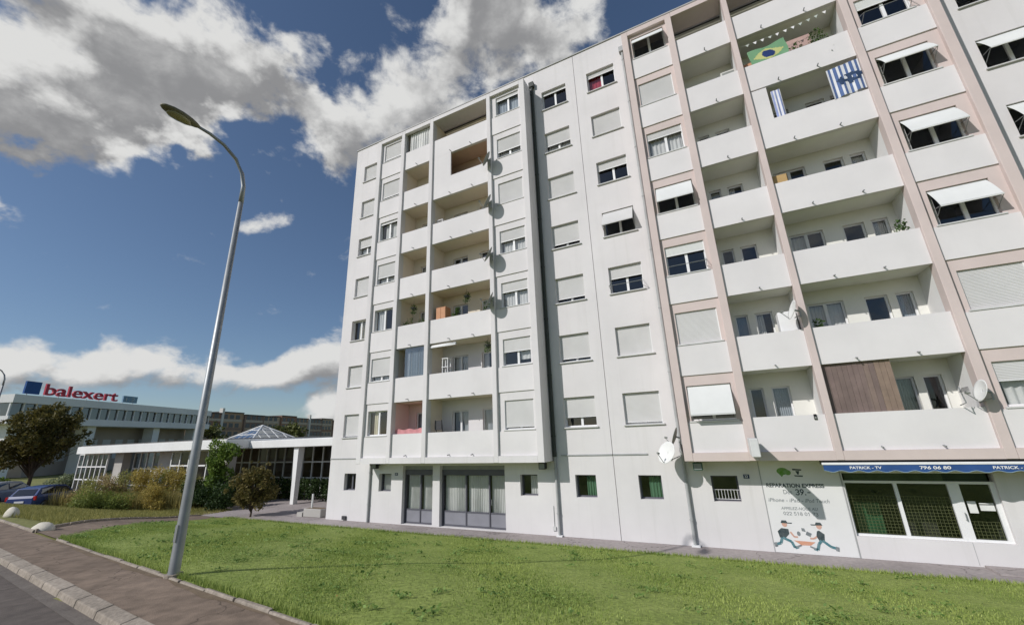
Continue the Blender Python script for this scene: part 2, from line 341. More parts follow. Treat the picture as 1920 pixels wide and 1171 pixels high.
# one big sheet to the horizon
gx = [-3000, -1200, -500, -250, -130] + lin(-90, 30, 60) + [60, 130, 300, 900, 3000]
gb = MB(); gi = []
gys = [-3000, -1000, -300, -100, -60, -40, -25, -16] + lin(-14.5, -.5, 28) + [1, 6, 15, 40, 100, 300, 1000, 3000]
for x in gx:
    r = []
    for y in gys:
        z = T(x, y) - .05
        if y < yl(x) - 1.1: z = ROADZ - .06
        r.append(len(gb.v)); gb.v.append((x, y, z))
    gi.append(r)
for i in range(len(gx) - 1):
    for j in range(len(gys) - 1): gb.f.append((gi[i][j], gi[i + 1][j], gi[i + 1][j + 1], gi[i][j + 1]))
tag(gb.build('ground', VERGE, smooth=True), kind='structure')
sx = lin(-110, 40, 75)
sheet('road', ROADM, sx, lambda x: yl(x) - 11.5, lambda x: yl(x) - 1.28, 6, 0, lambda x, y: ROADZ)
sheet('pavement', ASPH, sx, lambda x: yl(x) - 1.07, lambda x: yl(x) - .12, 3, 0, lambda x, y: 1.55)
XL = [(0, -17.4), (.06, -18.2), (.18, -19.8), (.47, -22.9), (.93, -26.8), (1.0, -26.4)]
def xl(s):
    for (a, b), (c, d) in zip(XL, XL[1:]):
        if s <= c: return b + (d - b) * (s - a) / (c - a)
    return XL[-1][1]
def lawnpt(s, u, x1=24.0):
    a = xl(s); x = a + (x1 - a) * u; y = yl(x) + s * (-1.35 - yl(x)); return x, y
b = MB(); ns, nu = 24, 60; gi = []
for i in range(ns + 1):
    gi.append([])
    for j in range(nu + 1):
        x, y = lawnpt(i / ns, j / nu); gi[-1].append(len(b.v)); b.v.append((x, y, T(x, y) + .03 * math.sin(x * 1.3 + y) * (1 if 0 < i < ns else 0) * .5))
for i in range(ns):
    for j in range(nu): b.f.append((gi[i][j], gi[i][j + 1], gi[i + 1][j + 1], gi[i + 1][j]))
tag(b.build('lawn', LAWN, smooth=True), kind='structure')
# asphalt footpath round the left end of the lawn
b = MB(); gi = []
for i in range(ns + 1):
    s = i / ns; gi.append([])
    for j in range(4):
        x = xl(s) - 2.5 * (1 - j / 3) - .02; y = yl(x) + s * (-1.35 - yl(x)) - .0; gi[-1].append(len(b.v)); b.v.append((x, y, T(x, y) - .012))
for i in range(ns):
    for j in range(3): b.f.append((gi[i][j], gi[i][j + 1], gi[i + 1][j + 1], gi[i + 1][j]))
tag(b.build('footpath', ASPH, smooth=True), kind='structure')
sheet('paved_apron', PAVE, lin(-31, 24, 40), lambda x: -1.35, lambda x: 0.4 if x > -19.8 else 14.0, 6, -.004, lambda x, y: 0.0)
sheet('parking_lot', ASPH, lin(-75, -40.5, 14), lambda x: -8.3, lambda x: 8, 12, -.02)
# kerb stones between pavement and road, edging stones along the lawn
kerb_holder = bpy.data.objects['pavement']
sheet('edge_dirt', DIRT, lin(-17.3, 6, 40), lambda x: yl(x) - .20 - .05 * math.sin(x * 2.1) - .03 * math.sin(x * 5.3), lambda x: yl(x) - .11, 2, .004, lambda x, y: 1.55, parent=kerb_holder)
fp = bpy.data.objects['footpath']
for i in range(16):
    s0, s1 = i / 16, (i + 1) / 16 - .004; q = []
    for s_ in (s0, s1):
        x = xl(s_) - 2.52; y = yl(x) + s_ * (-1.35 - yl(x)); q.append((x, y, T(x, y)))
    (xa, ya, za), (xb, yb, zb_) = q; b = MB()
    b.v = [(xa, ya, za - .1), (xb, yb, zb_ - .1), (xb - .14, yb, zb_ - .1), (xa - .14, ya, za - .1), (xa, ya, za + .06), (xb, yb, zb_ + .06), (xb - .14, yb, zb_ + .06), (xa - .14, ya, za + .06)]
    for f_ in ((0, 3, 2, 1), (4, 5, 6, 7), (0, 1, 5, 4), (1, 2, 6, 5), (2, 3, 7, 6), (3, 0, 4, 7)): b.f.append(f_)
    bevel(b.build('edging_stone', KERB, fp), .015, 2)
kx = -46.0; i = 0
kdir = Vector((1, -.1, 0)).normalized(); knor = Vector((.1, 1, 0)).normalized()
def stone(name, x0, x1, a0, a1, ztop0, ztop1, zb, material, parent, jit=.003, gap=.003):
    j = lambda: random.uniform(-jit, jit)
    b = MB(); n = 0; y0, y1 = yl(x0), yl(x1); t = j(); w = j()
    P = [(x0 + gap, y0 + a0 + t, zb), (x1 - gap, y1 + a0 + w, zb), (x1 - gap, y1 + a1 + w, zb), (x0 + gap, y0 + a1 + t, zb)]
    h = j()
    b.v = P + [(x0 + gap, y0 + a0 + .05 + t, ztop0 + h), (x1 - gap, y1 + a0 + .05 + w, ztop0 + h), (x1 - gap, y1 + a1 + w, ztop1 + h), (x0 + gap, y0 + a1 + t, ztop1 + h)]
    for q in ((0, 3, 2, 1), (4, 5, 6, 7), (0, 1, 5, 4), (1, 2, 6, 5), (2, 3, 7, 6), (3, 0, 4, 7)): b.f.append(q)
    o = b.build(name, material, parent); bevel(o, .018, 3); return o
x = -44.0
while x < -5:
    stone('kerb_stone', x, x + .98, -1.33, -1.07, 1.535, 1.562, 1.3, KERB, kerb_holder); x += 1.0
gutter = sheet('gutter_strip', mat('gutter_concrete', (.20, .175, .15), .9, .15, 2.2, bump=.3, bscale=35, col2=(.13, .112, .098), fine=.2), lin(-44, -5, 20), lambda x: yl(x) - 1.50, lambda x: yl(x) - 1.30, 2, .006, lambda x, y: ROADZ + .0, parent=bpy.data.objects['road'])
x = -17.3
while x < 6:
    stone('edging_stone', x, x + .98, -.13, -.01, 1.58 + random.uniform(-.012, .012), 1.572, 1.4, KERB, kerb_holder, .014); x += 1.0
x = -46
while x < -20.4:
    stone('edging_stone', x, x + .98, -.11, -.0, 1.58, 1.58, 1.4, KERB, kerb_holder, .012); x += 1.0

# ------------------------------------------------------------------ apartment building
H = 2.75
Z = lambda k: H * (k - 1)
BLD = thing('apartment_building', 'white eight storey apartment building with salmon framed loggias on the right', 'building', (-5, 0, 0))
def part(mb, name, material, parent=BLD, smooth=False): return mb.build(name, material, parent, smooth=smooth)
FL = range(1, 8)
ZB, ZT = 4.16, 5.38                        # window opening on floor 1
def colholes(x0, x1): return [(x0, x1, ZB + Z(k), ZT + Z(k)) for k in FL]
COLS = {'L0': (-19.10, -17.92, 0.0), 'M1': (-5.99, -4.61, 0.0), 'M2': (-3.455, -2.035, 0.0), 'N1': (9.95, 11.4, 0.0), 'N2': (12.6, 14.0, 0.0),
        'L1': (-16.43, -15.12, -.85), 'L4': (-8.40, -7.02, -.85), 'R1': (-.97, .465, -.85), 'R4': (6.99, 8.43, -.85)}
GW = [(-18.73, -17.88), (-16.25, -15.43), (-8.2, -7.38), (-5.71, -4.855), (-3.205, -2.37), (-.70, .15)]
GZ = (1.45, 2.29)
gh = lambda i: (GW[i][0], GW[i][1], *GZ)
TOP = 23.45
part(wall(MB(), -19.9, -16.75, 0, TOP, 0, colholes(-19.10, -17.92) + [gh(0)]), 'wall', WALL)
SHOPL = [(-14.70, -12.85), (-12.44, -8.95)]
part(wall(MB(), -16.75, -6.7, 0, 2.9, 0, [gh(1), gh(2)] + [(a, c, 0.03, 2.66) for a, c in SHOPL]), 'wall', WALL)
part(wall(MB(), -6.7, -4.10, 0, TOP, 0, colholes(-5.99, -4.61) + [gh(3)]), 'wall', WALL)
part(wall(MB(), -4.078, -1.2, 0, TOP, 0, colholes(-3.455, -2.035) + [gh(4)]), 'wall', WALL)
SHOPR = [(3.12, 4.33), (4.40, 5.55), (5.78, 6.44)]
part(wall(MB(), -1.2, 9.0, 0, 2.9, 0, [gh(5), (3.1, 6.55, .6, 2.42)]), 'wall', WALL)
part(wall(MB(), 9.0, 17, 0, TOP, 0, colholes(9.95, 11.4) + colholes(12.6, 14.0)), 'wall', WALL)
part(wall(MB(), -16.75, -6.7, 22.31, TOP, 0.002, []), 'wall', WALL)
part(wall(MB(), -1.2, 9.0, 22.31, TOP, 0.002, []), 'wall', WALL)
# body behind: end walls, rear wall, roof
b = MB(); b.box(-19.89, -19.6, .3, 12, 0, TOP - .01); b.box(16.7, 16.99, .3, 12, 0, TOP - .01); b.box(-19.6, 16.7, 11.7, 12, 0, TOP - .01); part(b, 'rear_wall', WALL)
b = MB(); b.box(-19.95, 17.05, -.05, 12.05, TOP, TOP + .06); part(b, 'roof_edge', mat('roof_metal', (.42, .42, .41), .6, .08, 2))
b = MB(); b.box(-4.2, -3.98, .25, .34, 0, TOP - .02); part(b, 'joint_filler', DARK)
b = MB(); b.box(-6.25, -4.105, -.035, -.001, 3.02, 3.07); b.box(-4.073, -2.75, -.035, -.001, 3.02, 3.07); b.box(-19.9, -17.15, -.035, -.001, 3.02, 3.07); part(b, 'drip_moulding', PIPE)

def slats(x0, x1, y, z0, z1, pitch=.042, amp=.006):
    b = MB(); n = max(2, int((z1 - z0) / pitch)); ring = []
    for i in range(n):
        za = z1 - (z1 - z0) * i / n; zb = z1 - (z1 - z0) * (i + 1) / n
        ring += [(y, za), (y - amp, (za * .65 + zb * .35)), (y - amp, (za * .25 + zb * .75)), (y, zb + .003)]
    for i in range(len(ring) - 1):
        (ya, za), (yb, zb) = ring[i], ring[i + 1]; b.quad((x0, yb, zb), (x1, yb, zb), (x1, ya, za), (x0, ya, za))
    return b
def tilted(x0, x1, y0, z0, y1, z1):          # blind cloth of slats between head line and pushed out bottom bar
    b = MB(); n = 18
    for i in range(n):
        t0, t1 = i / n, (i + 1) / n
        a = (y0 + (y1 - y0) * t0, z0 + (z1 - z0) * t0); c = (y0 + (y1 - y0) * t1, z0 + (z1 - z0) * t1)
        bow = lambda t: .03 * math.sin(math.pi * t)
        b.quad((x0, c[0] - bow(t1), c[1]), (x1, c[0] - bow(t1), c[1]), (x1, a[0] - bow(t0) - .004, a[1]), (x0, a[0] - bow(t0) - .004, a[1]))
    b.box(x0, x1, y1 - .015, y1 + .015, z1 - .035, z1)
    return b
def curtain(x0, x1, y, z0, z1, waves=9, amp=.025, jag=0):
    b = MB(); n = max(8, int(waves * 6)); ph = random.uniform(0, 6)
    for i in range(n):
        xa = x0 + (x1 - x0) * i / n; xb = x0 + (x1 - x0) * (i + 1) / n
        f = lambda q: y + amp * math.sin(ph + q * waves * 6.28 / max(.2, (x1 - x0))) * (1 + .4 * math.sin(q * 7))
        b.quad((xa, f(xa), z0), (xb, f(xb), z0), (xb, f(xb) * .3 + y * .7, z1), (xa, f(xa) * .3 + y * .7, z1))
    return b
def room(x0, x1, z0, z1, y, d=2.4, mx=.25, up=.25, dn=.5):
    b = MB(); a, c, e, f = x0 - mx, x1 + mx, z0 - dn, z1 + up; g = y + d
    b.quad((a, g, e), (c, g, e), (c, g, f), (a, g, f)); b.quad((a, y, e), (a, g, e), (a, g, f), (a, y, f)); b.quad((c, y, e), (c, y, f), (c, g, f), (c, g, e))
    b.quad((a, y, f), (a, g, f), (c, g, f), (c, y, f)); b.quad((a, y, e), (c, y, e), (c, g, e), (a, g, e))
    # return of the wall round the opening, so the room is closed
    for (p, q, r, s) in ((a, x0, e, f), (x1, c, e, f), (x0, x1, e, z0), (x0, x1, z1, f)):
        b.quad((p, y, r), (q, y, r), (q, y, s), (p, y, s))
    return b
def window(x0, x1, z0, z1, y, th=.3, shut=0.0, mode=None, curt=None, sill=True, name='window', split=None, shmat=None, mull=True, back=None, depth=2.4, framemat=None):
    """window part of the building: frame with mullion, panes, sill, shutter or pushed-out blind, curtain, dark room"""
    yf = y + th - .10; w = .055; fm = framemat or PVC
    b = MB(); b.box(x0, x1, yf, yf + .06, z0, z0 + w); b.box(x0, x1, yf, yf + .06, z1 - w, z1); b.box(x0, x0 + w, yf, yf + .06, z0 + w, z1 - w); b.box(x1 - w, x1, yf, yf + .06, z0 + w, z1 - w)
    wn = part(b, name, fm)
    ms = split if split is not None else [(x0 + x1) / 2]
    if mull:
        for mx in ms: MB().box(mx - .05, mx + .05, yf - .006, yf + .064, z0 + w, z1 - w).build('mullion', fm, wn)
    e = [x0 + w] + (ms if mull else []) + [x1 - w]
    for a, c in zip(e, e[1:]):
        MB().quad((a, yf + .03, z0 + w), (c, yf + .03, z0 + w), (c, yf + .03, z1 - w), (a, yf + .03, z1 - w)).build('pane', GLASS, wn)
    if sill: bevel(MB().box(x0 - .06, x1 + .07, y - .07, y + .0, z0 - .06, z0 - .005).build('sill', SILL, wn), .008, 1)
    hgt = z1 - z0; sm = shmat or SHUT; sd = th - .175 if th > .25 else .065
    if shut > 0 and mode != 'out':
        zl = max(z1 - hgt * shut, z0 + .01)
        slats(x0 + .02, x1 - .02, y + sd, zl, z1).build('roller_shutter', sm, wn)
        MB().box(x0 + .02, x1 - .02, y + sd - .015, y + sd + .01, zl - .03, zl).build('shutter_bar', PVC, wn)
        for q in (x0, x1 - .03): MB().box(q, q + .03, y + sd - .02, y + sd + .02, z0, z1).build('shutter_guide', PVC, wn)
    if mode in ('out', 'rods'):
        yo, zl = (y - .42, z1 - hgt * shut) if mode == 'out' else (y - .36, z1 - hgt * .80)
        if mode == 'out': tilted(x0 + .03, x1 - .03, y + .07, z1 - .01, yo, zl).build('projecting_blind', shmat or SHUT2, wn)
        b = MB(); zh = max(zl - .22, z0 + .1) if mode == 'out' else z0 + .18
        for q in (x0 + .03, x1 - .03):
            b.tube([(q, y + .07, zh + .30), (q, yo, zl)], .011, 5); b.tube([(q, y + .07, zh - .05), (q, yo, zl)], .011, 5)
        b.tube([(x0 + .03, yo, zl), (x1 - .03, yo, zl)], .012, 5)
        b.build('blind_arms', METAL, wn)
    if curt:
        cm, a, c, lo = curt
        curtain(x0 + (x1 - x0) * a, x0 + (x1 - x0) * c, yf + .13, z0 + lo * hgt, z1 - .05, waves=max(3, int(9 * (c - a)))).build('curtain', cm, wn, smooth=True)
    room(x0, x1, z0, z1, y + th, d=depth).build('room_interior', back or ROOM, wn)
    return wn
CW = (CURT, .05, .95, 0.0)
STATE = {
 'L0': {7: (.88,), 6: (1.0,), 5: (.5, None, CW), 4: (1.0,), 3: (0.0, None, (CURTY, .3, .9, 0)), 2: (.96,), 1: (.93,)},
 'L1': {7: (.84,), 6: (.84,), 5: (.10, None, (CURT, .2, .98, 0)), 4: (.66, None, CW), 3: (0.0, None, (CURT, .05, .5, 0)), 2: (.76, None, CW), 1: (0.0, None, (CURTY, .18, .5, 0))},
 'L4': {7: (.16, None, (CURTB, .03, .97, 0)), 6: (.66, None, CW), 5: (1.0,), 4: (.46, None, CW), 3: (.38, None, CW), 2: (.48, None, (CURT, .55, .95, 0.2)), 1: (.90,)},
 'M1': {7: (.14,), 6: (.62, None, CW), 5: (1.0,), 4: (.80,), 3: (.82,), 2: (.86,), 1: (.66,)},
 'M2': {7: (.22, None, (CURTR, .05, .5, 0)), 6: (1.0,), 5: (.34,), 4: (.66, 'out'), 3: (.42, 'rods'), 2: (1.0,), 1: (.92,)},
 'R1': {7: (.56, 'out'), 6: (1.0,), 5: (.26, None, CW), 4: (.70, 'out'), 3: (.30, 'rods'), 2: (1.0,), 1: (.84, 'out')},
 'R4': {7: (.3, 'rods'), 6: (.34, 'rods'), 5: (.52, 'out'), 4: (.62, 'out'), 3: (.62, 'out'), 2: (1.0,), 1: (.42, None, (CURT, .1, .75, 0))},
 'N1': {7: (.5, 'out'), 6: (.5, 'out'), 5: (.6, 'out'), 4: (.62, 'out'), 3: (.62, 'out'), 2: (1.,), 1: (1.,)},
 'N2': {7: (.8,), 6: (.5,), 5: (1.,), 4: (.7,), 3: (1.,), 2: (.4,), 1: (1.,)},
}
for c, (x0, x1, y) in COLS.items():
    for k in FL:
        st = STATE[c][k]; sh = st[0]; mo = st[1] if len(st) > 1 else None; cu = st[2] if len(st) > 2 else None
        sp = [x0 + (x1 - x0) * .52]
        if c in ('R4', 'N1') and mo == 'out': cu = cu or (CURT, .0, .12, 0)
        window(x0, x1, ZB + Z(k), ZT + Z(k), y, .3 if y == 0 else .22, sh, mo, cu, split=sp, shmat=SHUT if c[0] in 'LM' or mo is None else SHUT2)
        if mo == 'rods' and sh > .1:
            pass
for i, (a, c) in enumerate(GW):
    window(a, c, *GZ, 0.0, .3, sill=False, mull=(i in (0,)), curt=[None, (CURT, .1, .9, 0), (CURT, .45, .95, 0), (mat('green_curtain', (.10, .22, .13), .9), .45, .95, 0), (mat('green_curtain', (.10, .22, .13), .9), .4, .95, 0), (CURT, .1, .9, .05)][i] if i != 5 else None, framemat=SHOPG)
b = MB()
for q in lin(-.62, .07, 7): b.tube([(q, .14, 1.52), (q, .14, 1.82)], .008, 4)
b.tube([(-.68, .14, 1.82), (.13, .14, 1.82)], .008, 4); b.tube([(-.68, .14, 1.52), (.13, .14, 1.52)], .008, 4); part(b, 'window_grille', PVC)

# projecting blocks: frame of pilasters and beams, infill, loggias
BLK = {'L': dict(p=[(-16.93, -16.62), (-14.96, -14.72), (-12.80, -12.56), (-8.93, -8.70), (-6.90, -6.60)], frame=WALL, infill=WALL),
       'R': dict(p=[(-1.38, -1.10), (.60, .87), (2.90, 3.10), (6.54, 6.78), (8.76, 9.04)], frame=PINK, infill=PINK)}
BLKTOP = 22.3
LINING = {('L', 1, 1): ROSE, ('L', 2, 6): BROWNP, ('L', 1, 6): BEIGE, ('L', 1, 5): BEIGE}
for bk, B in BLK.items():
    P = B['p']
    for a, c in P: bevel(part(MB().box(a, c, -1.0, -.62, 2.83, BLKTOP), 'pilaster', B['frame']), .012, 1)
    for (a, c), (d, e) in zip(P, P[1:]):
        part(MB().box(c, d, -.998, -.80, 2.832, 3.10), 'bottom_beam', B['frame'])
        part(MB().box(c, d, -.998, -.80, 22.05, BLKTOP - .002), 'top_beam', B['frame'])
    part(MB().box(P[0][0] + .01, P[-1][1] - .01, -.78, .0, BLKTOP - .22, BLKTOP - .006), 'block_roof', B['frame'])
    part(MB().box(P[0][0] + .01, P[-1][1] - .01, -.79, -.004, 2.84, 2.98), 'soffit_slab', B['frame'] if bk == 'R' else WALL)
    if bk == 'R': part(MB().box(P[0][0] - .0, P[0][1], -.62, -.001, 2.835, BLKTOP - .005), 'side_wall', PINK)
    else: part(MB().box(P[0][0], P[0][1], -.62, -.001, 2.835, BLKTOP - .005), 'side_wall', WALL)
    part(MB().box(P[-1][0], P[-1][1], -.62, -.001, 2.835, BLKTOP - .005), 'side_wall', B['frame'] if bk == 'R' else WALL)
    # window bays
    for bay, c in ((0, 'L1' if bk == 'L' else 'R1'), (3, 'L4' if bk == 'L' else 'R4')):
        xa, xb = P[bay][1], P[bay + 1][0]; wx0, wx1, _ = COLS[c]
        part(wall(MB(), xa, xb, 3.1, 22.05, -.85, colholes(wx0, wx1), .22), 'infill_wall', B['infill'])
        for k in FL:
            zlo = 3.102 if k == 1 else 3.0 + Z(k)
            part(MB().box(xa + .004, xb - .004, -.895, -.852, zlo, ZB - .065 + Z(k)), 'spandrel_panel', PARA)
    # loggias
    for bay in (1, 2):
        xa, xb = P[bay][1], P[bay + 1][0]
        for k in FL:
            lo = 2.97 + Z(k); top = 4.185 + Z(k)
            part(MB().box(xa + .003, xb - .003, -.895, -.74, lo if k > 1 else 3.102, top), 'parapet', PARA)
            part(MB().box(xa - .05, xb + .05, -.738, .32, lo + .004, lo + .2), 'loggia_slab', LINING.get((bk, bay, k - 1), BEIGE if bk == 'L' else OLIVE))
            lm = LINING.get((bk, bay, k), BEIGE if (bk == 'L' and k > 2) else (OLIVE if bk == 'R' else PARA))
            zc = lo + H
            if bk == 'L':
                hs = [(-14.22, -13.70, lo + .2, 5.23 + Z(k))] if bay == 1 else [(-11.95, -11.0, lo + .2, 5.18 + Z(k)), (-10.2, -9.6, 3.9 + Z(k), 5.2 + Z(k))]
            else:
                hs = [(1.06, 1.50, lo + .2, 5.22 + Z(k)), (1.74, 2.30, lo + .2, 5.22 + Z(k))] if bay == 1 else [(3.40, 4.45, lo + .2, 5.26 + Z(k)), (5.03, 5.65, 3.95 + Z(k), 5.24 + Z(k)), (5.85, 6.31, lo + .2, 5.24 + Z(k))]
            part(wall(MB(), xa - .04, xb + .04, lo + .2, zc + .01, .30, hs, .2), 'loggia_back_wall', lm)
            for h in hs:
                i = hs.index(h); cu = None
                r = random.random()
                if bk == 'R' and bay == 2 and k == 1 and i == 2: cu = None
                elif bk == 'R' and bay == 2 and k == 1: cu = (mat('pale_green_curtain', (.45, .52, .45), .9), .03, .97, 0)
                elif r < .55: cu = (CURTB if r < .12 else CURT, .04, .96 if r < .4 else .5, 0)
                w = h[1] - h[0]
                open_door = bk == 'R' and bay == 2 and k == 1 and i == 2
                window(h[0], h[1], h[2], h[3], .30, .2, sill=False, curt=cu, name='loggia_door' if h[2] < lo + .3 else 'loggia_window', mull=w > .8, depth=1.8,
                       shut=.0, back=mat('warm_room', (.16, .07, .04), .9) if (bk, bay, k, i) in (('R', 2, 3, 0), ('R', 2, 5, 1)) else None)
        # side linings in the loggias
        for (sx0, sx1) in ((P[bay][0] + .01, P[bay][1] + .002), (P[bay + 1][0] - .002, P[bay + 1][1] - .01)):
            pass
    for bay in (1, 2, 3):
        part(MB().box(P[bay][0] + .006, P[bay][1] - .006, -.62, .31, 2.98, 22.08), 'party_wall', mat('loggia_side_paint', (.80, .79, .78), .9, .04, .6) if bk == 'R' else BEIGE)
# rose lining of one loggia
part(MB().box(-14.722, -14.70, -.70, .295, 3.2, 5.70), 'rose_lining', ROSE); part(MB().box(-12.82, -12.805, -.70, .295, 3.2, 5.70), 'rose_lining', ROSE)
part(MB().box(-14.70, -12.82, -.70, .29, 5.68, 5.715), 'rose_lining', ROSE)
# solid board closing part of the loggia in the left block, sixth floor
part(MB().box(-12.555, -11.35, -.893, -.80, 4.187 + Z(6), 5.72 + Z(6) - .003), 'loggia_infill_panel', PARA)
part(MB().box(3.11, 3.66, -.893, -.82, 4.187 + Z(5), 5.66 + Z(5)), 'loggia_infill_panel', PARA)
# rain spouts
for bk, us in (('L', (-13.75, -11.35, -9.95)), ('R', (1.95, 4.05, 5.45))):
    for u in us:
        for k in FL:
            z = 3.09 + Z(k) if k > 1 else 3.2
            b = MB(); uu = u + random.uniform(-.08, .08); b.tube([(uu, -.88, z), (uu, -1.05, z - .03)], .022, 6); part(b, 'rain_spout', METAL)
# downpipes with hoppers
def pipe(u, y, z0, z1, r=.055, hopper=False, m_=None):
    b = MB(); b.tube([(u, y, z0), (u, y, z1)], r, 10)
    for z in lin(z0 + .8, z1 - .5, max(1, int((z1 - z0) / 2.75))): b.tube([(u, y, z), (u, y, z + .05)], r + .015, 10)
    if hopper: b.box(u - .14, u + .14, y - .12, y + .07, z1, z1 + .3)
    part(b, 'downpipe', m_ or PIPE, smooth=False)
pipe(-6.50, -.09, .02, 3.0); pipe(-6.50, -.10, 3.0, 22.4, .075, hopper=True, m_=mat('shaded_dark_pipe', (.05, .058, .052), .6)); pipe(-1.52, -.09, .02, 22.2, .06, hopper=True); pipe(-16.82, -.07, .02, 2.82)  # upper corner pipe: dark itself, with the corner's shadow put into its colour
part(MB().box(-6.62, -6.38, -.16, -.002, 0.0, .06), 'pipe_foot', PVC); part(MB().box(-1.64, -1.36, -.18, -.002, 0.0, .06), 'pipe_foot', PVC)
part(MB().box(-6.80, -6.66, -.05, -.002, .20, .34), 'service_box', SILL); b = MB(); b.tube([(-6.73, -.02, .34), (-6.73, -.02, 1.1)], .012, 6); part(b, 'cable', SILL)
part(MB().box(-18.62, -18.35, -.08, -.002, .05, .22), 'vent', DARK)

# left shop fronts
def shopfront(x0, x1, divs, door=None):
    y = .24; zt = 2.66
    b = MB(); b.box(x0, x1, y - .04, y + .06, 2.22, 2.46); b.box(x0, x1, y - .02, y + .05, 0.03, .10)
    for d in [x0 + .03] + divs + [x1 - .03]: b.box(d - .03, d + .03, y - .035, y + .055, .10, 2.22)
    sf = part(b, 'shopfront', SHOPG)
    MB().box(x0, x1, y + .0, y + .05, 2.46, zt).build('header_board', mat('header_grey', (.33, .33, .33), .8), sf)
    e = [x0 + .06] + divs + [x1 - .06]
    for i, (a, c) in enumerate(zip(e, e[1:])):
        bevel(MB().box(a + .03, c - .03, y, y + .04, .10, .62).build('kick_panel', mat('grey_kick_panel', (.25, .25, .28), .6, .06, 2), sf), .01, 1)
        b = MB(); b.box(a + .03, c - .03, y - .01, y + .05, .62, .68); b.build('transom', SHOPG, sf)
        MB().quad((a + .03, y + .02, .68), (c - .03, y + .02, .68), (c - .03, y + .02, 2.22), (a + .03, y + .02, 2.22)).build('pane', GLASS, sf)
        curtain(a + .05, c - .05, y + .16, .66, 2.24, waves=int(8 * (c - a)) + 3, amp=.03).build('curtain', CURT, sf, smooth=True)
    if door is not None:
        b = MB(); b.tube([(door, y - .08, 1.0), (door, y - .08, 1.22)], .014, 6); b.tube([(door, y - .08, 1.0), (door, y - .02, 1.0)], .01, 5); b.tube([(door, y - .08, 1.22), (door, y - .02, 1.22)], .01, 5); b.build('door_handle', METAL, sf)
    room(x0, x1, .03, zt, .30, d=2.5, mx=.05, up=.05, dn=.0).build('room_interior', ROOM, sf)
shopfront(*SHOPL[0], [-13.72]); shopfront(*SHOPL[1], [-11.10, -9.86], door=-9.72)

# right shop front, set into the opening x 3.1..6.55
y = .10
b = MB(); b.box(3.1, 6.55, y, y + .07, .6, .66); b.box(3.1, 6.55, y, y + .07, 2.09, 2.16); b.box(3.1, 6.55, y, y + .07, 2.38, 2.42)
for a, c in ((3.1, 3.14), (4.32, 4.41), (5.54, 5.80), (6.44, 6.55)): b.box(a, c, y - .002, y + .072, .66, 2.09)
sf = part(b, 'shopfront', PVC)
for a, c in ((3.14, 4.32), (4.41, 5.54), (5.80, 6.44)):
    MB().quad((a, y + .03, .66), (c, y + .03, .66), (c, y + .03, 2.09), (a, y + .03, 2.09)).build('pane', GLASS, sf)
GRL = mat('grille_wire', (.20, .21, .10), .6, .05, 5)
for a, c, zt in ((3.14, 4.32, 1.72), (4.41, 5.54, 1.72), (5.80, 6.44, 1.1)):
    b = MB()
    for q in lin(a + .02, c - .02, int((c - a) / .085)): b.box(q - .003, q + .003, y + .10, y + .106, .66, zt)
    for q in lin(.68, zt, int((zt - .66) / .085)): b.box(a, c, y + .107, y + .113, q - .003, q + .003)
    b.build('security_grille', GRL, sf)
MB().box(3.16, 5.5, y + .02, y + .06, 2.165, 2.375).build('fascia_sign', mat('green_fascia', (.07, .10, .05), .7, .2, 4), sf)
MB().box(5.5, 6.44, y + .02, y + .06, 2.165, 2.375).build('fascia_sign', mat('black_green_fascia', (.03, .05, .03), .7, .2, 4), sf)
room(3.1, 6.55, .6, 2.42, .30, d=3, mx=.05, up=.05, dn=.55).build('room_interior', mat('shop_room', (.05, .055, .05), .9), sf)
MB().box(3.35, 4.0, .7, 1.2, .1, 1.45).build('display_case', mat('green_display', (.03, .14, .06), .6, .2, 3), sf)
MB().box(4.6, 5.3, .9, 1.3, .1, 1.2).build('display_case', mat('dark_display', (.06, .06, .05), .6, .2, 3), sf)
PAPER = mat('paper_white', (.78, .78, .76), .8)
for a, c, lo, hi in ((5.86, 6.04, 1.33, 1.64), (6.10, 6.40, 1.40, 1.545), (6.10, 6.40, 1.57, 1.60)):
    MB().box(a, c, y + .016, y + .022, lo, hi).build('notice', PAPER, sf)
b = MB(); b.tube([(5.72, y - .06, 1.15), (5.72, y - .06, 1.35)], .012, 6); b.tube([(5.72, y - .06, 1.15), (5.72, y, 1.15)], .01, 5); b.build('door_handle', METAL, sf)
# door leaf seam
part(MB().box(5.655, 5.665, -.006, -.001, .03, .6), 'door_seam', PIPE); part(MB().box(.835, .858, -.012, -.001, 0.0, 2.82), 'wall_joint', PIPE); part(MB().box(3.04, 3.066, -.014, -.001, 0.0, 2.82), 'wall_joint', PIPE)
part(MB().box(5.75, 6.9, -.75, -.01, 0.0, .05), 'door_step', PAVE)

# house number plates
def plate(x, z, s, label):
    t = thing('number_plate', label, 'house number', (x, -.003, z))
    MB().box(x - .09, x + .09, -.016, -.002, z - .065, z + .065).build('plate', mat('enamel_blue', (.02, .035, .10), .4), t)
    digits(s, 'digits', x - .055, -.0175, z - .04, .08, WHITE, t, .11, .16)
plate(.43, 2.27, '32', 'dark blue house number plate on white wall left of the repair poster')
plate(-15.1, 2.27, '30', 'dark blue house number plate beside the left grey shopfront')

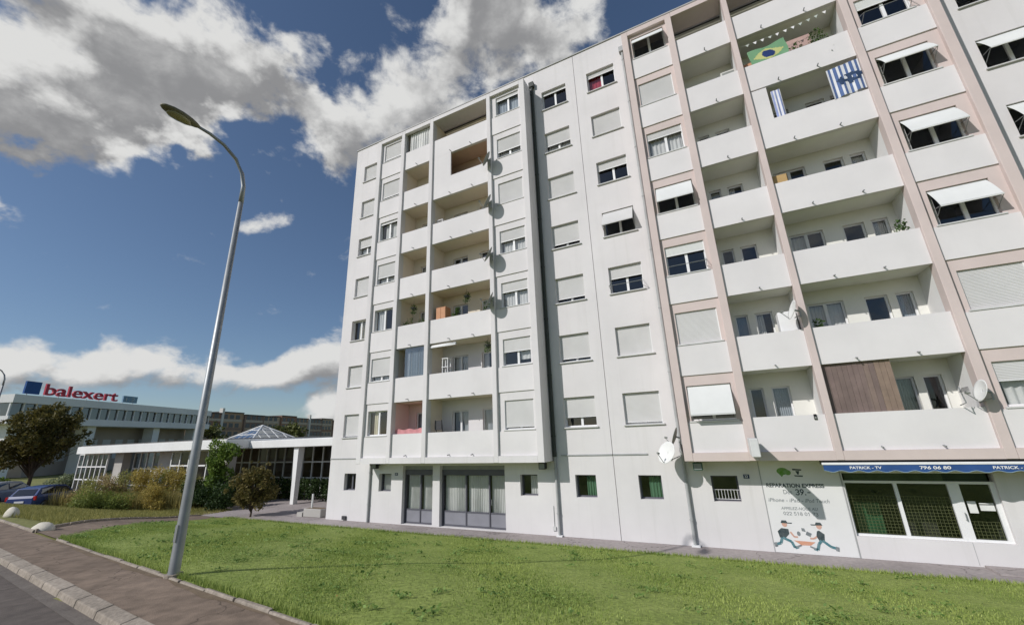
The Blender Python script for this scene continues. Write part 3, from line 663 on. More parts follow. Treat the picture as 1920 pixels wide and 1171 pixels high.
# ------------------------------------------------------------------ wall poster
t = thing('wall_poster', 'painted phone repair advertisement panel on white wall below salmon loggias', 'advertisement', (1.95, -.01, 0))
MB().box(.875, 3.03, -.008, -.001, .01, 2.78).build('panel', mat('poster_ground', (.74, .735, .73), .85, .03, 1), t)
INK = mat('ink_dark', (0.03, 0.05, 0.055), .85, col2=(0.098, 0.116, 0.12), scale=9); INKG = mat('ink_grey', (0.12, 0.14, 0.15), .85, col2=(0.3, 0.323, 0.33), scale=9); GRN = mat('ink_green', (0.11, 0.28, 0.03), .85, col2=(0.232, 0.36, 0.172), scale=9); TEAL = mat('ink_teal', (0.04, 0.17, 0.2), .85, col2=(0.18, 0.277, 0.3), scale=9); SKIN = mat('ink_skin', (0.6, 0.33, 0.24), .85, col2=(0.6, 0.398, 0.33), scale=9); ORG = mat('ink_orange', (0.62, 0.28, 0.16), .85, col2=(0.615, 0.36, 0.27), scale=9)
yy = -.0105
text('REPARATION EXPRESS', 'heading_line', .97, yy, 1.94, .125, INK, t, bold=.03, width=1.60)
text('Dès', 'price_line', 1.42, yy, 1.74, .13, INKG, t, width=.24); digits('39.-', 'price_line', 1.76, yy - .001, 1.72, .17, INK, t, .44, .17)
text('iPhone -', 'offer_line', .95, yy, 1.50, .11, INKG, t, width=.54, italic=.15); text('iPad -', 'offer_line', 1.54, yy, 1.50, .11, INKG, t, width=.38, italic=.15); text('iPod Touch', 'offer_line', 1.97, yy, 1.50, .11, INKG, t, width=.64, italic=.15)
text('APPELEZ-NOUS AU', 'call_line', 1.26, yy, 1.27, .085, INKG, t, width=1.0, italic=.2)
digits('022 518 01 73', 'phone_line', 1.30, yy - .001, 1.11, .10, INKG, t, .95, .13)
def disc(cx, cz, rx, rz, n=14, rot=0): return [(cx + rx * math.cos(6.2832 * i / n + rot), cz + rz * math.sin(6.2832 * i / n + rot)) for i in range(n)]
b = MB(); b.prism(disc(1.52, 2.44, .17, .11, 18), yy - .001, yy + .001); b.build('green_emblem', GRN, t)
b = MB(); b.prism(disc(1.66, 2.40, .09, .08), yy - .0024, yy - .0014); b.prism([(1.40, 2.36), (1.47, 2.26), (1.56, 2.38)], yy - .0036, yy - .0026); b.build('green_emblem', GRN, t)
b = MB(); b.prism([(1.80, 2.52), (2.06, 2.50), (2.05, 2.46), (1.81, 2.47)], yy - .001, yy + .001); b.prism([(1.88, 2.45), (1.99, 2.45), (1.96, 2.34), (1.92, 2.34)], yy - .001, yy + .001); b.prism([(1.82, 2.32), (2.07, 2.31), (2.05, 2.27), (1.84, 2.28)], yy - .001, yy + .001); b.build('black_emblem', INK, t)
def limb(b, pts, w, lay):
    for (x0, z0), (x1, z1) in zip(pts, pts[1:]):
        d = Vector((x1 - x0, z1 - z0)).normalized(); n = Vector((-d.y, d.x)) * w / 2
        b.prism([(x0 + n.x, z0 + n.y), (x0 - n.x, z0 - n.y), (x1 - n.x, z1 - n.y), (x1 + n.x, z1 + n.y)], yy - .001 * lay, yy - .001 * lay + .0008)
def runner(ox, oz, lean, mirror):
    s = -1 if mirror else 1; X = lambda q: ox + s * q
    b = MB(); b.prism(disc(X(.0), oz + .72, .075, .085), yy - .001, yy); limb(b, [(X(.06 + lean), oz + .50), (X(.20), oz + .36), (X(.30), oz + .36)], .05, 2); b.build('printed_skin', SKIN, t)
    b = MB(); b.prism([(X(-.10), oz + .75), (X(-.06), oz + .83), (X(.06), oz + .83), (X(.09), oz + .77), (X(.22), oz + .77), (X(.20), oz + .74)], yy - .004, yy - .003)
    b.prism([(X(-.05 - lean), oz + .60), (X(.08), oz + .58), (X(.10 - lean * .3), oz + .44), (X(.0 - lean), oz + .30), (X(-.14 - lean), oz + .32), (X(-.17 - lean), oz + .50)], yy - .004, yy - .003); b.build('printed_cap_and_shirt', INK, t)
    b = MB(); limb(b, [(X(-.06 - lean), oz + .32), (X(.10), oz + .22), (X(.16), oz + .05), (X(.26), oz + .08)], .075, 6); limb(b, [(X(-.08 - lean), oz + .32), (X(-.20), oz + .16), (X(-.34), oz + .12)], .075, 7); b.build('printed_trousers', TEAL, t)
    b = MB(); b.prism([(X(.22), oz + .05), (X(.36), oz + .12), (X(.34), oz + .15), (X(.20), oz + .10)], yy - .009, yy - .008); b.prism([(X(-.38), oz + .04), (X(-.30), oz + .06), (X(-.32), oz + .18), (X(-.40), oz + .16)], yy - .009, yy - .008); b.build('printed_shoes', INKG, t)
runner(1.26, .12, .06, False); runner(2.18, .10, -.07, True)
b = MB(); b.prism([(1.42, .38), (2.0, .36), (1.86, .26), (1.62, .25)], yy - .001, yy); b.build('printed_stretcher', ORG, t)
b = MB(); b.prism(disc(1.60, .58, .05, .07, 8), yy - .001, yy); b.prism([(1.78, .56), (1.90, .50), (1.95, .60), (1.83, .66)], yy - .001, yy); b.prism([(1.70, .66), (1.80, .64), (1.78, .74), (1.70, .75)], yy - .001, yy); b.build('printed_devices', INKG, t)

# ------------------------------------------------------------------ shop awning
t = thing('shop_awning', 'folded blue shop awning with scalloped white lettered valance under salmon beam', 'awning', (6.5, -.6, 2.5))
MB().box(2.52, 13, -.93, -.55, 2.70, 2.825).build('shadow_gap_cassette', BLACK, t)  # black colour paints in the shadow gap between front bar and beam
bevel(MB().box(2.50, 13.02, -1.0, -.935, 2.70, 2.765).build('front_bar', WHITE, t), .01, 2)
b = MB(); n = 360; x0, x1 = 2.52, 13.0
for i in range(n):
    xa = x0 + (x1 - x0) * i / n; xb = x0 + (x1 - x0) * (i + 1) / n; f = lambda q: 2.515 + .022 * math.cos(q * 2 * math.pi / .42); g = lambda q: -.985 + .008 * math.sin(q * 5)
    b.quad((xa, g(xa), f(xa)), (xb, g(xb), f(xb)), (xb, -.985, 2.70), (xa, -.985, 2.70))
va = b.build('valance', BLUE, t); va.modifiers.new('cloth', 'SOLIDIFY').thickness = .003
b = MB()
for i in range(n):
    xa = x0 + (x1 - x0) * i / n; xb = x0 + (x1 - x0) * (i + 1) / n
    b.quad((xa, g(xa) - .004, f(xa)), (xb, g(xb) - .004, f(xb)), (xb, g(xb) - .004, f(xb) + .012), (xa, g(xa) - .004, f(xa) + .012))
b.build('piping', mat('pale_blue_piping', (.30, .42, .52), .8), t)
for x, s, w in ((3.16, 'PATRICK - TV', .74), (4.74, '796 06 80', .66), (6.22, 'PATRICK - TV', .74), (7.8, '796 06 80', .66)):
    digits(s, 'valance_lettering', x, -.999, 2.585, .075, WHITE, t, w, .2) if s[0] == '7' else text(s, 'valance_lettering', x, -.999, 2.585, .075, WHITE, t, thick=.003, bold=.02, width=w)
for x in (3.3, 6.2):
    b = MB(); b.box(x - .03, x + .03, -.9, -.001, 2.60, 2.66); b.build('bracket', WHITE, t)

# ------------------------------------------------------------------ projecting sign and lights
t = thing('projecting_sign', 'white box sign projecting from the salmon pilaster above the poster', 'sign', (.75, -1.0, 3.0))
bevel(MB().box(.63, .86, -2.38, -1.12, 3.02, 3.55).build('light_box', mat('sign_box_white', (.66, .66, .66), .5), t), .02, 2)
b = MB(); b.box(.70, .79, -1.14, -1.0, 3.10, 3.18); b.box(.70, .79, -1.14, -1.0, 3.40, 3.48); b.build('bracket', METAL, t)
def floodlight(name, u, z, material, label, y=-.3):
    t = thing(name, label, 'lamp', (u, y, z))
    bevel(MB().box(u - .15, u + .15, y - .12, y + .10, z - .13, z + .13).build('housing', material, t), .02, 2)
    MB().box(u - .12, u + .12, y - .128, y - .121, z - .10, z + .10).build('lens', mat('lamp_lens', (.25, .27, .27), .15), t)
    MB().box(u - .03, u + .03, y + .10, -.001, z + .02, z + .10).build('bracket', material, t)
floodlight('wall_speaker', -6.98, 2.66, BLACK, 'black box lamp under the right end of the white loggia block')
floodlight('wall_speaker', -16.25, 2.68, BLACK, 'black box lamp under the left end of the white loggia block')
bpy.data.objects['wall_speaker'].name = 'box_lamp'
for o in list(bpy.data.objects):
    if o.name.startswith('wall_speaker'): o.name = 'box_lamp'
floodlight('floodlight', -1.02, 2.64, mat('floodlight_green', (.05, .12, .09), .5), 'dark green floodlight under the left corner of the salmon loggia block', -.55)

# ------------------------------------------------------------------ satellite dishes
def dish(loc, face, r, material, label, group=None, anchor=None):
    t = thing('satellite_dish', label, 'satellite dish', loc, group)
    f = Vector(face).normalized(); a = Vector((0, 0, 1)); u = f.cross(a).normalized(); w = u.cross(f)
    c = Vector(loc)
    rings = []
    for i in range(7):
        q = r * i / 6 + .001; dd = .18 * r * (i / 6) ** 2 - .10 * r
        rings.append([c + u * q * math.cos(6.2832 * j / 24) * .94 + w * q * math.sin(6.2832 * j / 24) + f * dd for j in range(24)])
    o = MB().rings(rings, cap=False).build('reflector', material, t, smooth=True)
    sm = o.modifiers.new('skin', 'SOLIDIFY'); sm.thickness = .012; sm.offset = -1
    foot = c - w * r * .95 + f * .05; lnb = c + f * r * 1.05 - w * r * .45
    b = MB(); b.tube([tuple(foot), tuple(lnb)], .012, 6); b.build('feed_arm', METAL, t)
    b = MB(); b.tube([tuple(lnb), tuple(lnb - f * .10 + w * .02)], [.035, .03], 8); b.build('receiver', DISHG, t)
    if anchor:
        b = MB(); p = c - f * .14 * r; k = p - f * .16
        b.tube([tuple(p), tuple(k)], .03, 8); b.tube([tuple(k), (k.x, k.y, k.z - .2)], .02, 8); b.tube([(k.x, k.y, k.z - .15), tuple(anchor)], .018, 8); b.build('mount', METAL, t)
    return t
SF = (-.72, -.52, .46)
for z, fl in ((17.75, 'sixth'), (15.2, 'fifth'), (12.3, 'fourth'), (10.0, 'third')):
    dish((-8.78, -1.32, z), SF, .40, DISHG, 'grey satellite dish on the white pilaster at the %s loggia floor' % fl, 'dishes on the white pilaster', (-8.78, -1.0, z - .2))
dish((-1.95, -.85, 3.12), (-.55, -.72, .42), .40, DISHW, 'large white satellite dish at the foot of the salmon block downpipe', None, (-1.62, -.02, 2.95))
dish((-1.62, -.62, 3.66), (-.95, .05, .35), .32, DISHG, 'dark grey satellite dish just above the large white one', None, (-1.5, -.02, 3.5))
dish((2.68, -1.22, 7.55), (-.93, -.16, .33), .33, DISHW, 'white satellite dish on the second loggia floor parapet of the narrow salmon bay', None, (2.75, -.9, 7.35))
dish((6.42, -1.25, 4.60), (-.95, -.10, .30), .30, DISHW, 'white satellite dish with antennas beside the lowest wide salmon loggia', None, (6.45, -.9, 4.3))
t = thing('tv_antenna', 'small dark rod antenna cluster left of the lowest white satellite dish', 'antenna', (6.05, -1.2, 4.3))
b = MB(); b.tube([(6.05, -.9, 4.25), (6.05, -1.25, 4.3), (6.0, -1.25, 4.75)], .014, 6); b.build('mast', METAL, t)
b = MB()
for i in range(5): b.tube([(5.9 + .05 * i, -1.45 + .08 * i, 4.58 + .03 * i), (6.2 + .03 * i, -1.25 + .08 * i, 4.62 + .03 * i)], .007, 4)
b.build('element', DARK, t)

# ------------------------------------------------------------------ things on the loggias
t = thing('wooden_screen', 'brown vertical board screen closing the lowest wide salmon loggia', 'screen', (3.9, -.8, 4.19))
n = 13; x0, x1 = 3.112, 4.86
WM = [mat('brown_board_%d' % i, c, .75, .12, 3, streak=.45, streakcol=(.30, .235, .19)) for i, c in enumerate(((.215, .16, .145), (.235, .175, .15), (.20, .15, .135), (.27, .20, .155)))]
for i in range(n):
    a = x0 + (x1 - x0) * i / n; c = x0 + (x1 - x0) * (i + 1) / n; dy = random.uniform(-.006, .006)
    MB().box(a + .003, c - .003, -.80 + dy, -.775 + dy, 4.188, 5.71).build('board', WM[3] if i > 9 else random.choice(WM[:3]), t)
t = thing('flag', 'green flag with yellow rhombus and blue disc in the sixth floor wide salmon loggia', 'flag', (4.05, -.78, 4.19 + Z(6)))
fx0, fx1, fz0, fz1 = 3.42, 4.72, 4.15 + Z(6), 5.02 + Z(6)
def ripple(u, v): return -.70 + .05 * math.sin(u * 9 + v * 3) * (1 - .4 * v) - .03
def cloth(name, poly_uv, material, parent, lay, mapxz, nsub=20):
    b = MB()
    # triangulate by scan strips
    us = lin(0, 1, 40); vs = lin(0, 1, 26)
    for i in range(40):
        for j in range(26):
            cu, cv = (us[i] + us[i + 1]) / 2, (vs[j] + vs[j + 1]) / 2
            if not poly_uv(cu, cv): continue
            q = [(us[i], vs[j]), (us[i + 1], vs[j]), (us[i + 1], vs[j + 1]), (us[i], vs[j + 1])]
            b.quad(*[(*mapxz(a, c)[:1], mapxz(a, c)[1] - lay, mapxz(a, c)[2]) for a, c in q])
    o = b.build(name, material, parent, smooth=True); return o
fm = lambda u, v: (fx0 + (fx1 - fx0) * u + .03 * math.sin(v * 5), ripple(u, v), fz0 + (fz1 - fz0) * v + .07 * u - .06 * math.sin(math.pi * u) * v)
cloth('field', lambda u, v: True, mat('flag_green', (.17, .34, .19), .8, .05, 3), t, 0, fm)
cloth('rhombus', lambda u, v: abs(u - .5) / .42 + abs(v - .5) / .40 < 1, mat('flag_yellow', (.52, .54, .22), .8, .05, 3), t, .004, fm)
cloth('disc', lambda u, v: ((u - .5) / .17) ** 2 + ((v - .5) / .25) ** 2 < 1, mat('flag_blue', (.02, .045, .16), .8, .05, 3), t, .008, fm)
def striped(name, label, x0, x1, z0, z1, y, n, cA, cB, blotch=False, slant=0.0):
    t = thing(name, label, 'cloth', ((x0 + x1) / 2, y, z0)); mp_ = lambda u, v: (x0 + (x1 - x0) * u, y + .03 * math.sin(u * 14) * (1.2 - v), z0 + (z1 - z0) * v + slant * u)
    cloth('cloth', lambda u, v: True, cA, t, 0, mp_)
    for i in range(n):
        a = (i + .25) / n; c = (i + .75) / n; cloth('stripe', lambda u, v: a < u < c, cB, t, .004, mp_)
    if blotch: cloth('motif', lambda u, v: ((u - .62) / .42) ** 2 + ((v - .48) / .17) ** 2 < 1 and (math.sin(u * 23) + math.cos(v * 31 + u * 9)) > -.6, mat('motif_navy', (.03, .06, .13), .8), t, .008, mp_)
striped('striped_towel', 'white and blue striped beach towel hung at the right of the fifth floor loggia', 5.55, 6.52, 4.16 + Z(5), 5.45 + Z(5), -.93, 6, mat('towel_white', (.76, .77, .80), .9), mat('towel_blue', (.10, .16, .34), .9), True, .10)
striped('striped_curtain', 'narrow pale blue striped curtain at the left of the fifth floor loggia', 3.80, 4.12, 4.05 + Z(5), 5.55 + Z(5), -.70, 3, mat('towel_white', (.76, .77, .80), .9), mat('curtain_blue', (.30, .36, .62), .9))
t = thing('bunting', 'string of small white pennants above the green flag', 'bunting', (4.6, -.76, 5.4 + Z(6)))
b = MB(); pts = [(3.2 + 3.2 * i / 24, -.76, 5.38 + Z(6) + .22 * i / 24 - .10 * math.sin(math.pi * i / 24)) for i in range(25)]; b.tube(pts, .006, 4); b.build('string', WHITE, t)
for i, p in enumerate(pts[1:-1]):
    if i % 2: MB().prism([(p[0] - .07, p[2]), (p[0] + .07, p[2] + .01), (p[0] + random.uniform(-.02, .03), p[2] - .13)], p[1] - .004, p[1] - .001).build('pennant', random.choice([WHITE, mat('pennant_grey', (.5, .55, .5), .8)]), t)
t = thing('banner', 'pale pink cloth banner behind the sixth floor salmon loggia parapet', 'cloth', (5.2, -.5, 4.4 + Z(6)))
MB().box(4.85, 5.65, -.30, -.285, 4.72 + Z(6), 5.22 + Z(6)).build('cloth', mat('banner_pink', (.52, .36, .33), .9), t)
MB().tube([(4.80, -.29, 5.23 + Z(6)), (5.70, -.29, 5.23 + Z(6))], .012, 6).build('rod', METAL, t)

def leafcloud(pts, size, material, name, parent=None, flat=0.0, seed=1, at=None, up=.0, aspect=1.0):
    r = np.random.default_rng(seed); n = len(pts); c = np.asarray(pts, float)
    d1 = r.normal(size=(n, 3)); d1[:, 2] *= (1 - flat); d1 /= np.linalg.norm(d1, axis=1)[:, None]
    d2 = r.normal(size=(n, 3)); d2[:, 2] *= (1 - flat); d2 -= (d1 * d2).sum(1)[:, None] * d1; d2 /= np.linalg.norm(d2, axis=1)[:, None]
    s = size * r.uniform(.55, 1.25, n)[:, None]
    V = np.empty((n, 4, 3)); V[:, 0] = c - d1 * s; V[:, 1] = c - d2 * s * .5 * aspect; V[:, 2] = c + d1 * s; V[:, 3] = c + d2 * s * .5 * aspect
    V = V.reshape(-1, 3)
    if at is not None: V = V - np.array(at)
    me = bpy.data.meshes.new(name); me.vertices.add(4 * n); me.vertices.foreach_set('co', V.ravel())
    me.loops.add(4 * n); me.loops.foreach_set('vertex_index', np.arange(4 * n, dtype=np.int32)); me.polygons.add(n)
    me.polygons.foreach_set('loop_start', np.arange(0, 4 * n, 4, dtype=np.int32)); me.polygons.foreach_set('loop_total', np.full(n, 4, np.int32))
    me.update(); me.validate(); me.materials.append(material)
    o = bpy.data.objects.new(name, me); COL.objects.link(o)
    if at is not None: o.location = at
    if parent is not None:
        o.parent = parent
        if at is None: o.location = -parent.location
    return o
def blobs(centres, n, seed, shell=.55):
    r = np.random.default_rng(seed); out = []; w = np.array([c[3] * c[4] * c[5] if len(c) > 4 else c[3] ** 3 for c in centres]) ** (2 / 3); w = w / w.sum()
    for c, q in zip(centres, w):
        k = max(8, int(n * q)); d = r.normal(size=(k, 3)); d /= np.linalg.norm(d, axis=1)[:, None]; rad = (r.uniform(shell ** 3, 1, k)) ** (1 / 3) * (1 + .12 * r.normal(size=k))
        R = np.array(c[3:6] if len(c) > 4 else [c[3]] * 3); out.append(np.array(c[:3]) + d * rad[:, None] * R)
    return np.concatenate(out)
LG = leafmat('balcony_leaf', (.03, .07, .015), (.10, .17, .04)); POT = mat('terracotta', (.42, .17, .09), .85); POTD = mat('dark_pot', (.05, .05, .05), .7)
def potplant(x, y, z, h, r, label, potm=POT, n=260, lm=LG, seed=3):
    t = thing('potted_plant', label, 'plant', (x, y, z))
    k = 12; rg = lambda rr, zz: [(x + rr * math.cos(6.2832 * j / k), y + rr * math.sin(6.2832 * j / k), zz) for j in range(k)]
    MB().rings([rg(.10, z), rg(.15, z + .26), rg(.16, z + .30)]).build('pot', potm, t)
    MB().tube([(x, y, z + .28), (x + .03, y, z + h * .8)], [.015, .006], 5).build('stem', mat('stem_brown', (.12, .08, .05), .9), t)
    cs = [(x + random.uniform(-.5, .5) * r, y + random.uniform(-.3, .3) * r, z + .35 + (h - .35) * (i + .5) / 5, r * .6) for i in range(5)]
    leafcloud(blobs(cs, n, seed), .055, lm, 'foliage', t, seed=seed)
potplant(-14.2, -.45, 3.17 + Z(3), 1.5, .32, 'leafy potted plant in the third floor narrow white loggia', seed=4)
potplant(-13.4, -.5, 3.17 + Z(3), 1.3, .30, 'second leafy potted plant in the third floor narrow white loggia', seed=5)
potplant(-11.2, -.5, 3.17 + Z(3), 1.55, .28, 'potted plant right of the orange cabinet on the third floor', seed=6)
potplant(-9.4, -.5, 3.17 + Z(3), 1.5, .40, 'bushy potted plant at the right end of the third floor white loggia', seed=7)
potplant(6.25, -.62, 3.17 + Z(3), 1.45, .28, 'green potted plant in the right corner of the third floor salmon loggia', seed=8)
potplant(5.8, -.5, 3.17 + Z(6), 1.75, .45, 'bushy plant at the right of the sixth floor loggia with the flag', seed=9, n=500)
potplant(4.95, -.5, 3.17 + Z(6), 1.55, .35, 'plant between green flag and pink banner on the sixth floor', seed=10)
potplant(3.35, -.5, 3.17 + Z(2), 1.35, .25, 'dark plant behind the parapet at the left of the second floor wide salmon loggia', POTD, seed=11)
t = thing('cabinet', 'orange brown cabinet in the third floor wide white loggia', 'cabinet', (-12.1, -.45, 3.17 + Z(3)))
z = 3.17 + Z(3); bevel(MB().box(-12.35, -11.75, -.65, -.2, z, z + 1.72).build('case', mat('orange_wood', (.52, .26, .14), .7), t), .01, 1)
for a, c in ((-12.33, -12.06), (-12.04, -11.77)): MB().box(a, c, -.665, -.651, z + .06, z + 1.68).build('door', mat('orange_wood_door', (.58, .30, .17), .7), t)
t = thing('cabinet', 'yellow wooden cabinet at the left of the fourth floor wide salmon loggia', 'cabinet', (3.45, -.45, 3.17 + Z(4)))
z = 3.17 + Z(4); bevel(MB().box(3.14, 3.62, -.68, -.25, z, z + 1.45).build('case', mat('pine_wood', (.50, .34, .15), .7), t), .01, 1); MB().box(3.16, 3.60, -.695, -.681, z + .05, z + 1.4).build('door', mat('pine_wood', (.50, .34, .15), .7), t)
t = thing('cabinet', 'orange cabinet below the left edge of the green flag', 'cabinet', (3.3, -.4, 3.17 + Z(6)))
z = 3.17 + Z(6); bevel(MB().box(3.14, 3.5, -.62, -.3, z, z + 1.4).build('case', mat('orange_wood', (.52, .26, .14), .7), t), .01, 1); MB().box(3.16, 3.48, -.635, -.621, z + .05, z + 1.35).build('door', mat('orange_wood_door', (.58, .30, .17), .7), t)
t = thing('glass_screen', 'clear glass panels closing the second floor narrow white loggia', 'glass screen', (-13.6, -.82, 4.19 + Z(2)))
GL2 = glassmat('screen_glass', (.72, .75, .76), 1.6)
for i in range(3):
    a = -14.15 + .45 * i; MB().box(a, a + .43, -.81, -.802, 4.19 + Z(2), 5.70 + Z(2)).build('pane', GL2, t)
b = MB(); b.box(-14.7, -12.81, -.83, -.79, 5.67 + Z(2), 5.71 + Z(2)); b.box(-14.7, -12.81, -.83, -.79, 4.186 + Z(2), 4.21 + Z(2)); b.build('rail', METAL, t)
curtain(-14.15, -12.85, -.6, 4.0 + Z(2), 5.6 + Z(2), 8).build('drape', mat('grey_drape', (.5, .5, .5), .9), t, smooth=True)
t = thing('hanging_curtain', 'white cloth drawn across the top floor narrow white loggia', 'curtain', (-13.7, -.78, 4.2 + Z(7)))
curtain(-14.45, -12.85, -.74, 4.1 + Z(7), 5.55 + Z(7), 9, .05).build('cloth', CURT, t, smooth=True)
MB().tube([(-14.70, -.74, 5.56 + Z(7)), (-12.82, -.74, 5.56 + Z(7))], .014, 6).build('rail', METAL, t)
t = thing('balcony_rail_cloth', 'red cloth along the parapet of the rose painted first floor loggia', 'cloth', (-13.7, -.75, 4.1))
b = MB(); xs = lin(-14.68, -12.84, 30)
for a, c in zip(xs, xs[1:]): b.quad((a, -.70 + .015 * math.sin(a * 17), 4.0), (c, -.70 + .015 * math.sin(c * 17), 4.0), (c, -.70, 4.40 + .03 * math.sin(c * 9)), (a, -.70, 4.40 + .03 * math.sin(a * 9)))
b.build('cloth', mat('cloth_red', (.60, .27, .28), .9), t, smooth=True)
t = thing('folding_chair', 'dark folding chair at the left of the first floor wide white loggia', 'chair', (-12.15, -.4, 3.17))
b = MB()
for q in (-12.35, -11.98): b.tube([(q, -.25, 3.17), (q, -.55, 4.75)], .018, 6); b.tube([(q, -.6, 3.17), (q, -.3, 3.75)], .018, 6)
b.build('frame', DARK, t); b = MB(); b.box(-12.36, -11.97, -.62, -.25, 3.62, 3.65); b.build('seat', DARK, t); b = MB(); b.box(-12.36, -11.97, -.57, -.54, 4.3, 4.72); b.build('backrest', DARK, t)
def pillar_item(x, z, h, label, cross=False):
    t = thing('plastic_shelf', label, 'shelf', (x, -.5, z))
    b = MB()
    for a in (-.17, .13):
        for c in (-.65, -.40): b.box(x + a, x + a + .03, c, c + .03, z, z + h)
    b.build('upright', WHITE, t)
    for i in range(5): MB().box(x - .19, x + .18, -.66, -.36, z + .05 + (h - .08) * i / 4, z + .08 + (h - .08) * i / 4).build('shelf', WHITE, t)
pillar_item(-11.75, 3.17 + Z(2), 1.78, 'white plastic shelf in the second floor wide white loggia')
pillar_item(-12.2, 3.17 + Z(5), 1.35, 'white plastic shelf at the left of the fifth floor wide white loggia')
t = thing('folding_awning', 'retracted white awning bar under the ceiling of the second floor wide white loggia', 'awning', (-11.6, -.7, 5.55 + Z(2)))
MB().tube([(-12.5, -.78, 5.58 + Z(2)), (-11.0, -.78, 5.60 + Z(2))], .06, 10).build('roll', WHITE, t, smooth=True); MB().box(-12.5, -11.0, -.86, -.83, 5.50 + Z(2), 5.56 + Z(2)).build('front_bar', WHITE, t)
t = thing('storage_cupboard', 'white cupboard at the right of the second floor narrow salmon loggia', 'cupboard', (2.5, -.4, 3.17 + Z(2)))
z = 3.17 + Z(2); bevel(MB().box(2.32, 2.86, -.6, -.1, z, z + 1.75).build('case', WHITE, t), .01, 1); MB().box(2.34, 2.84, -.612, -.601, z + .05, z + 1.7).build('door', WHITE, t)
t = thing('air_conditioner', 'cream outdoor unit on the sixth floor narrow salmon loggia parapet', 'air conditioner', (2.6, -.6, 3.17 + Z(6)))
z = 3.17 + Z(6); bevel(MB().box(2.30, 2.86, -.70, -.38, z + .55, z + 1.35).build('case', mat('unit_cream', (.62, .61, .57), .6), t), .02, 2); MB().box(2.36, 2.8, -.712, -.701, z + .62, z + 1.28).build('grille', DISHG, t)
b = MB(); b.box(2.34, 2.40, -.68, -.40, z, z + .55); b.box(2.76, 2.82, -.68, -.40, z, z + .55); b.build('stand', METAL, t)
t = thing('wall_box', 'small black box on the parapet of the lowest narrow salmon loggia', 'box', (2.62, -.9, 4.25))
bevel(MB().box(2.60, 2.68, -.93, -.896, 4.28 - .25, 4.45 - .25).build('case', BLACK, t), .008, 1); MB().box(2.615, 2.665, -.935, -.931, 4.06, 4.12).build('button', DISHG, t)

# ------------------------------------------------------------------ street lamps
def lamp(x, y, z, label, head_dir=(0, -1)):
    t = thing('street_lamp', label, 'street lamp', (x, y, z), 'street lamps along the avenue')
    hx, hy = head_dir
    b = MB(); b.tube([(x, y, z), (x, y, z + .03), (x, y, z + 1.6), (x, y, z + 8.1)], [.10, .095, .085, .055], 14); b.build('pole', METAL, t, smooth=True)
    MB().tube([(x, y, z - .02), (x, y, z + .05)], .15, 12).build('base_flange', KERB, t)
    MB().box(x - .04, x + .04, y - .097, y - .08, z + .60, z + .90).build('service_hatch', METAL, t)
    arc = [(0, 8.1), (.01, 8.55), (.09, 8.88), (.29, 9.18), (.60, 9.38), (.93, 9.46), (1.20, 9.47)]
    MB().tube([(x + hx * a, y + hy * a, z + h) for a, h in arc], [.058, .05, .046, .043, .04, .038, .036], 10).build('arm', METAL, t, smooth=True)
    rings = []; L0 = .78; px, py = -hy, hx
    for i, (s, w, h) in enumerate(((0, .035, .035), (.08, .07, .06), (.25, .12, .09), (.5, .155, .10), (.72, .15, .085), (.90, .10, .055), (.98, .04, .03))):
        cx, cy, cz = x + hx * (1.16 + L0 * s), y + hy * (1.16 + L0 * s), z + 9.47 + .02 * s
        rings.append([(cx + px * w * math.cos(6.2832 * j / 16), cy + py * w * math.cos(6.2832 * j / 16), cz + (h if math.sin(6.2832 * j / 16) > 0 else h * .75) * math.sin(6.2832 * j / 16)) for j in range(16)])
    MB().rings(rings).build('lamp_head', mat('lamp_head_olive', (.16, .145, .085), .5, .1, 4), t, smooth=True)
    rings = []
    for s, w in ((.22, .02), (.30, .10), (.5, .135), (.7, .125), (.82, .03)):
        cx, cy = x + hx * (1.16 + L0 * s), y + hy * (1.16 + L0 * s); cz = z + 9.435
        rings.append([(cx + px * w * math.cos(6.2832 * j / 12), cy + py * w * math.cos(6.2832 * j / 12), cz + .055 * math.sin(6.2832 * j / 12) - .01) for j in range(12)])
    MB().rings(rings).build('lamp_glass', mat('lamp_glass', (.30, .27, .14), .2, .1, 4), t, smooth=True)
lamp(-9.80, -12.01, 1.55, 'tall galvanised curved street lamp at the lawn edge beside the pavement', (0, -1))
lamp(-48.6, -6.4, T(-48.6, -6.4), 'distant curved street lamp at the left edge above the mall corner', (-.3, -.95))

# ------------------------------------------------------------------ pavilion left of the building
CONC = mat('pavilion_concrete', (.46, .44, .41), .85, .08, .6, streak=.3, streakcol=(.34, .32, .29)); PWHITE = mat('pavilion_white', (.78, .78, .76), .7, .05, .6, streak=.2, streakcol=(.6, .58, .54))
DGL = glassmat('pavilion_glass', (.55, .55, .53), .8)
pv = thing('pavilion', 'low white flat roofed pavilion with gridded windows left of the apartment building', 'pavilion', (-38, 4, 0))
bevel(MB().box(-56.5, -32.3, 1.3, 14, 3.75, 4.42).build('roof', PWHITE, pv), .03, 1)
bevel(MB().box(-32.29, -19.95, 3.0, 14, 3.72, 4.26).build('roof', PWHITE, pv), .03, 1)
MB().box(-56.3, -32.5, 1.5, 13.8, 4.421, 4.50).build('roof_covering', mat('roof_gravel', (.22, .21, .20), .9), pv)
MB().box(-56.0, -20.3, 11, 11.3, 0, 3.74).build('rear_wall', mat('pavilion_inside', (.45, .38, .30), .9), pv)
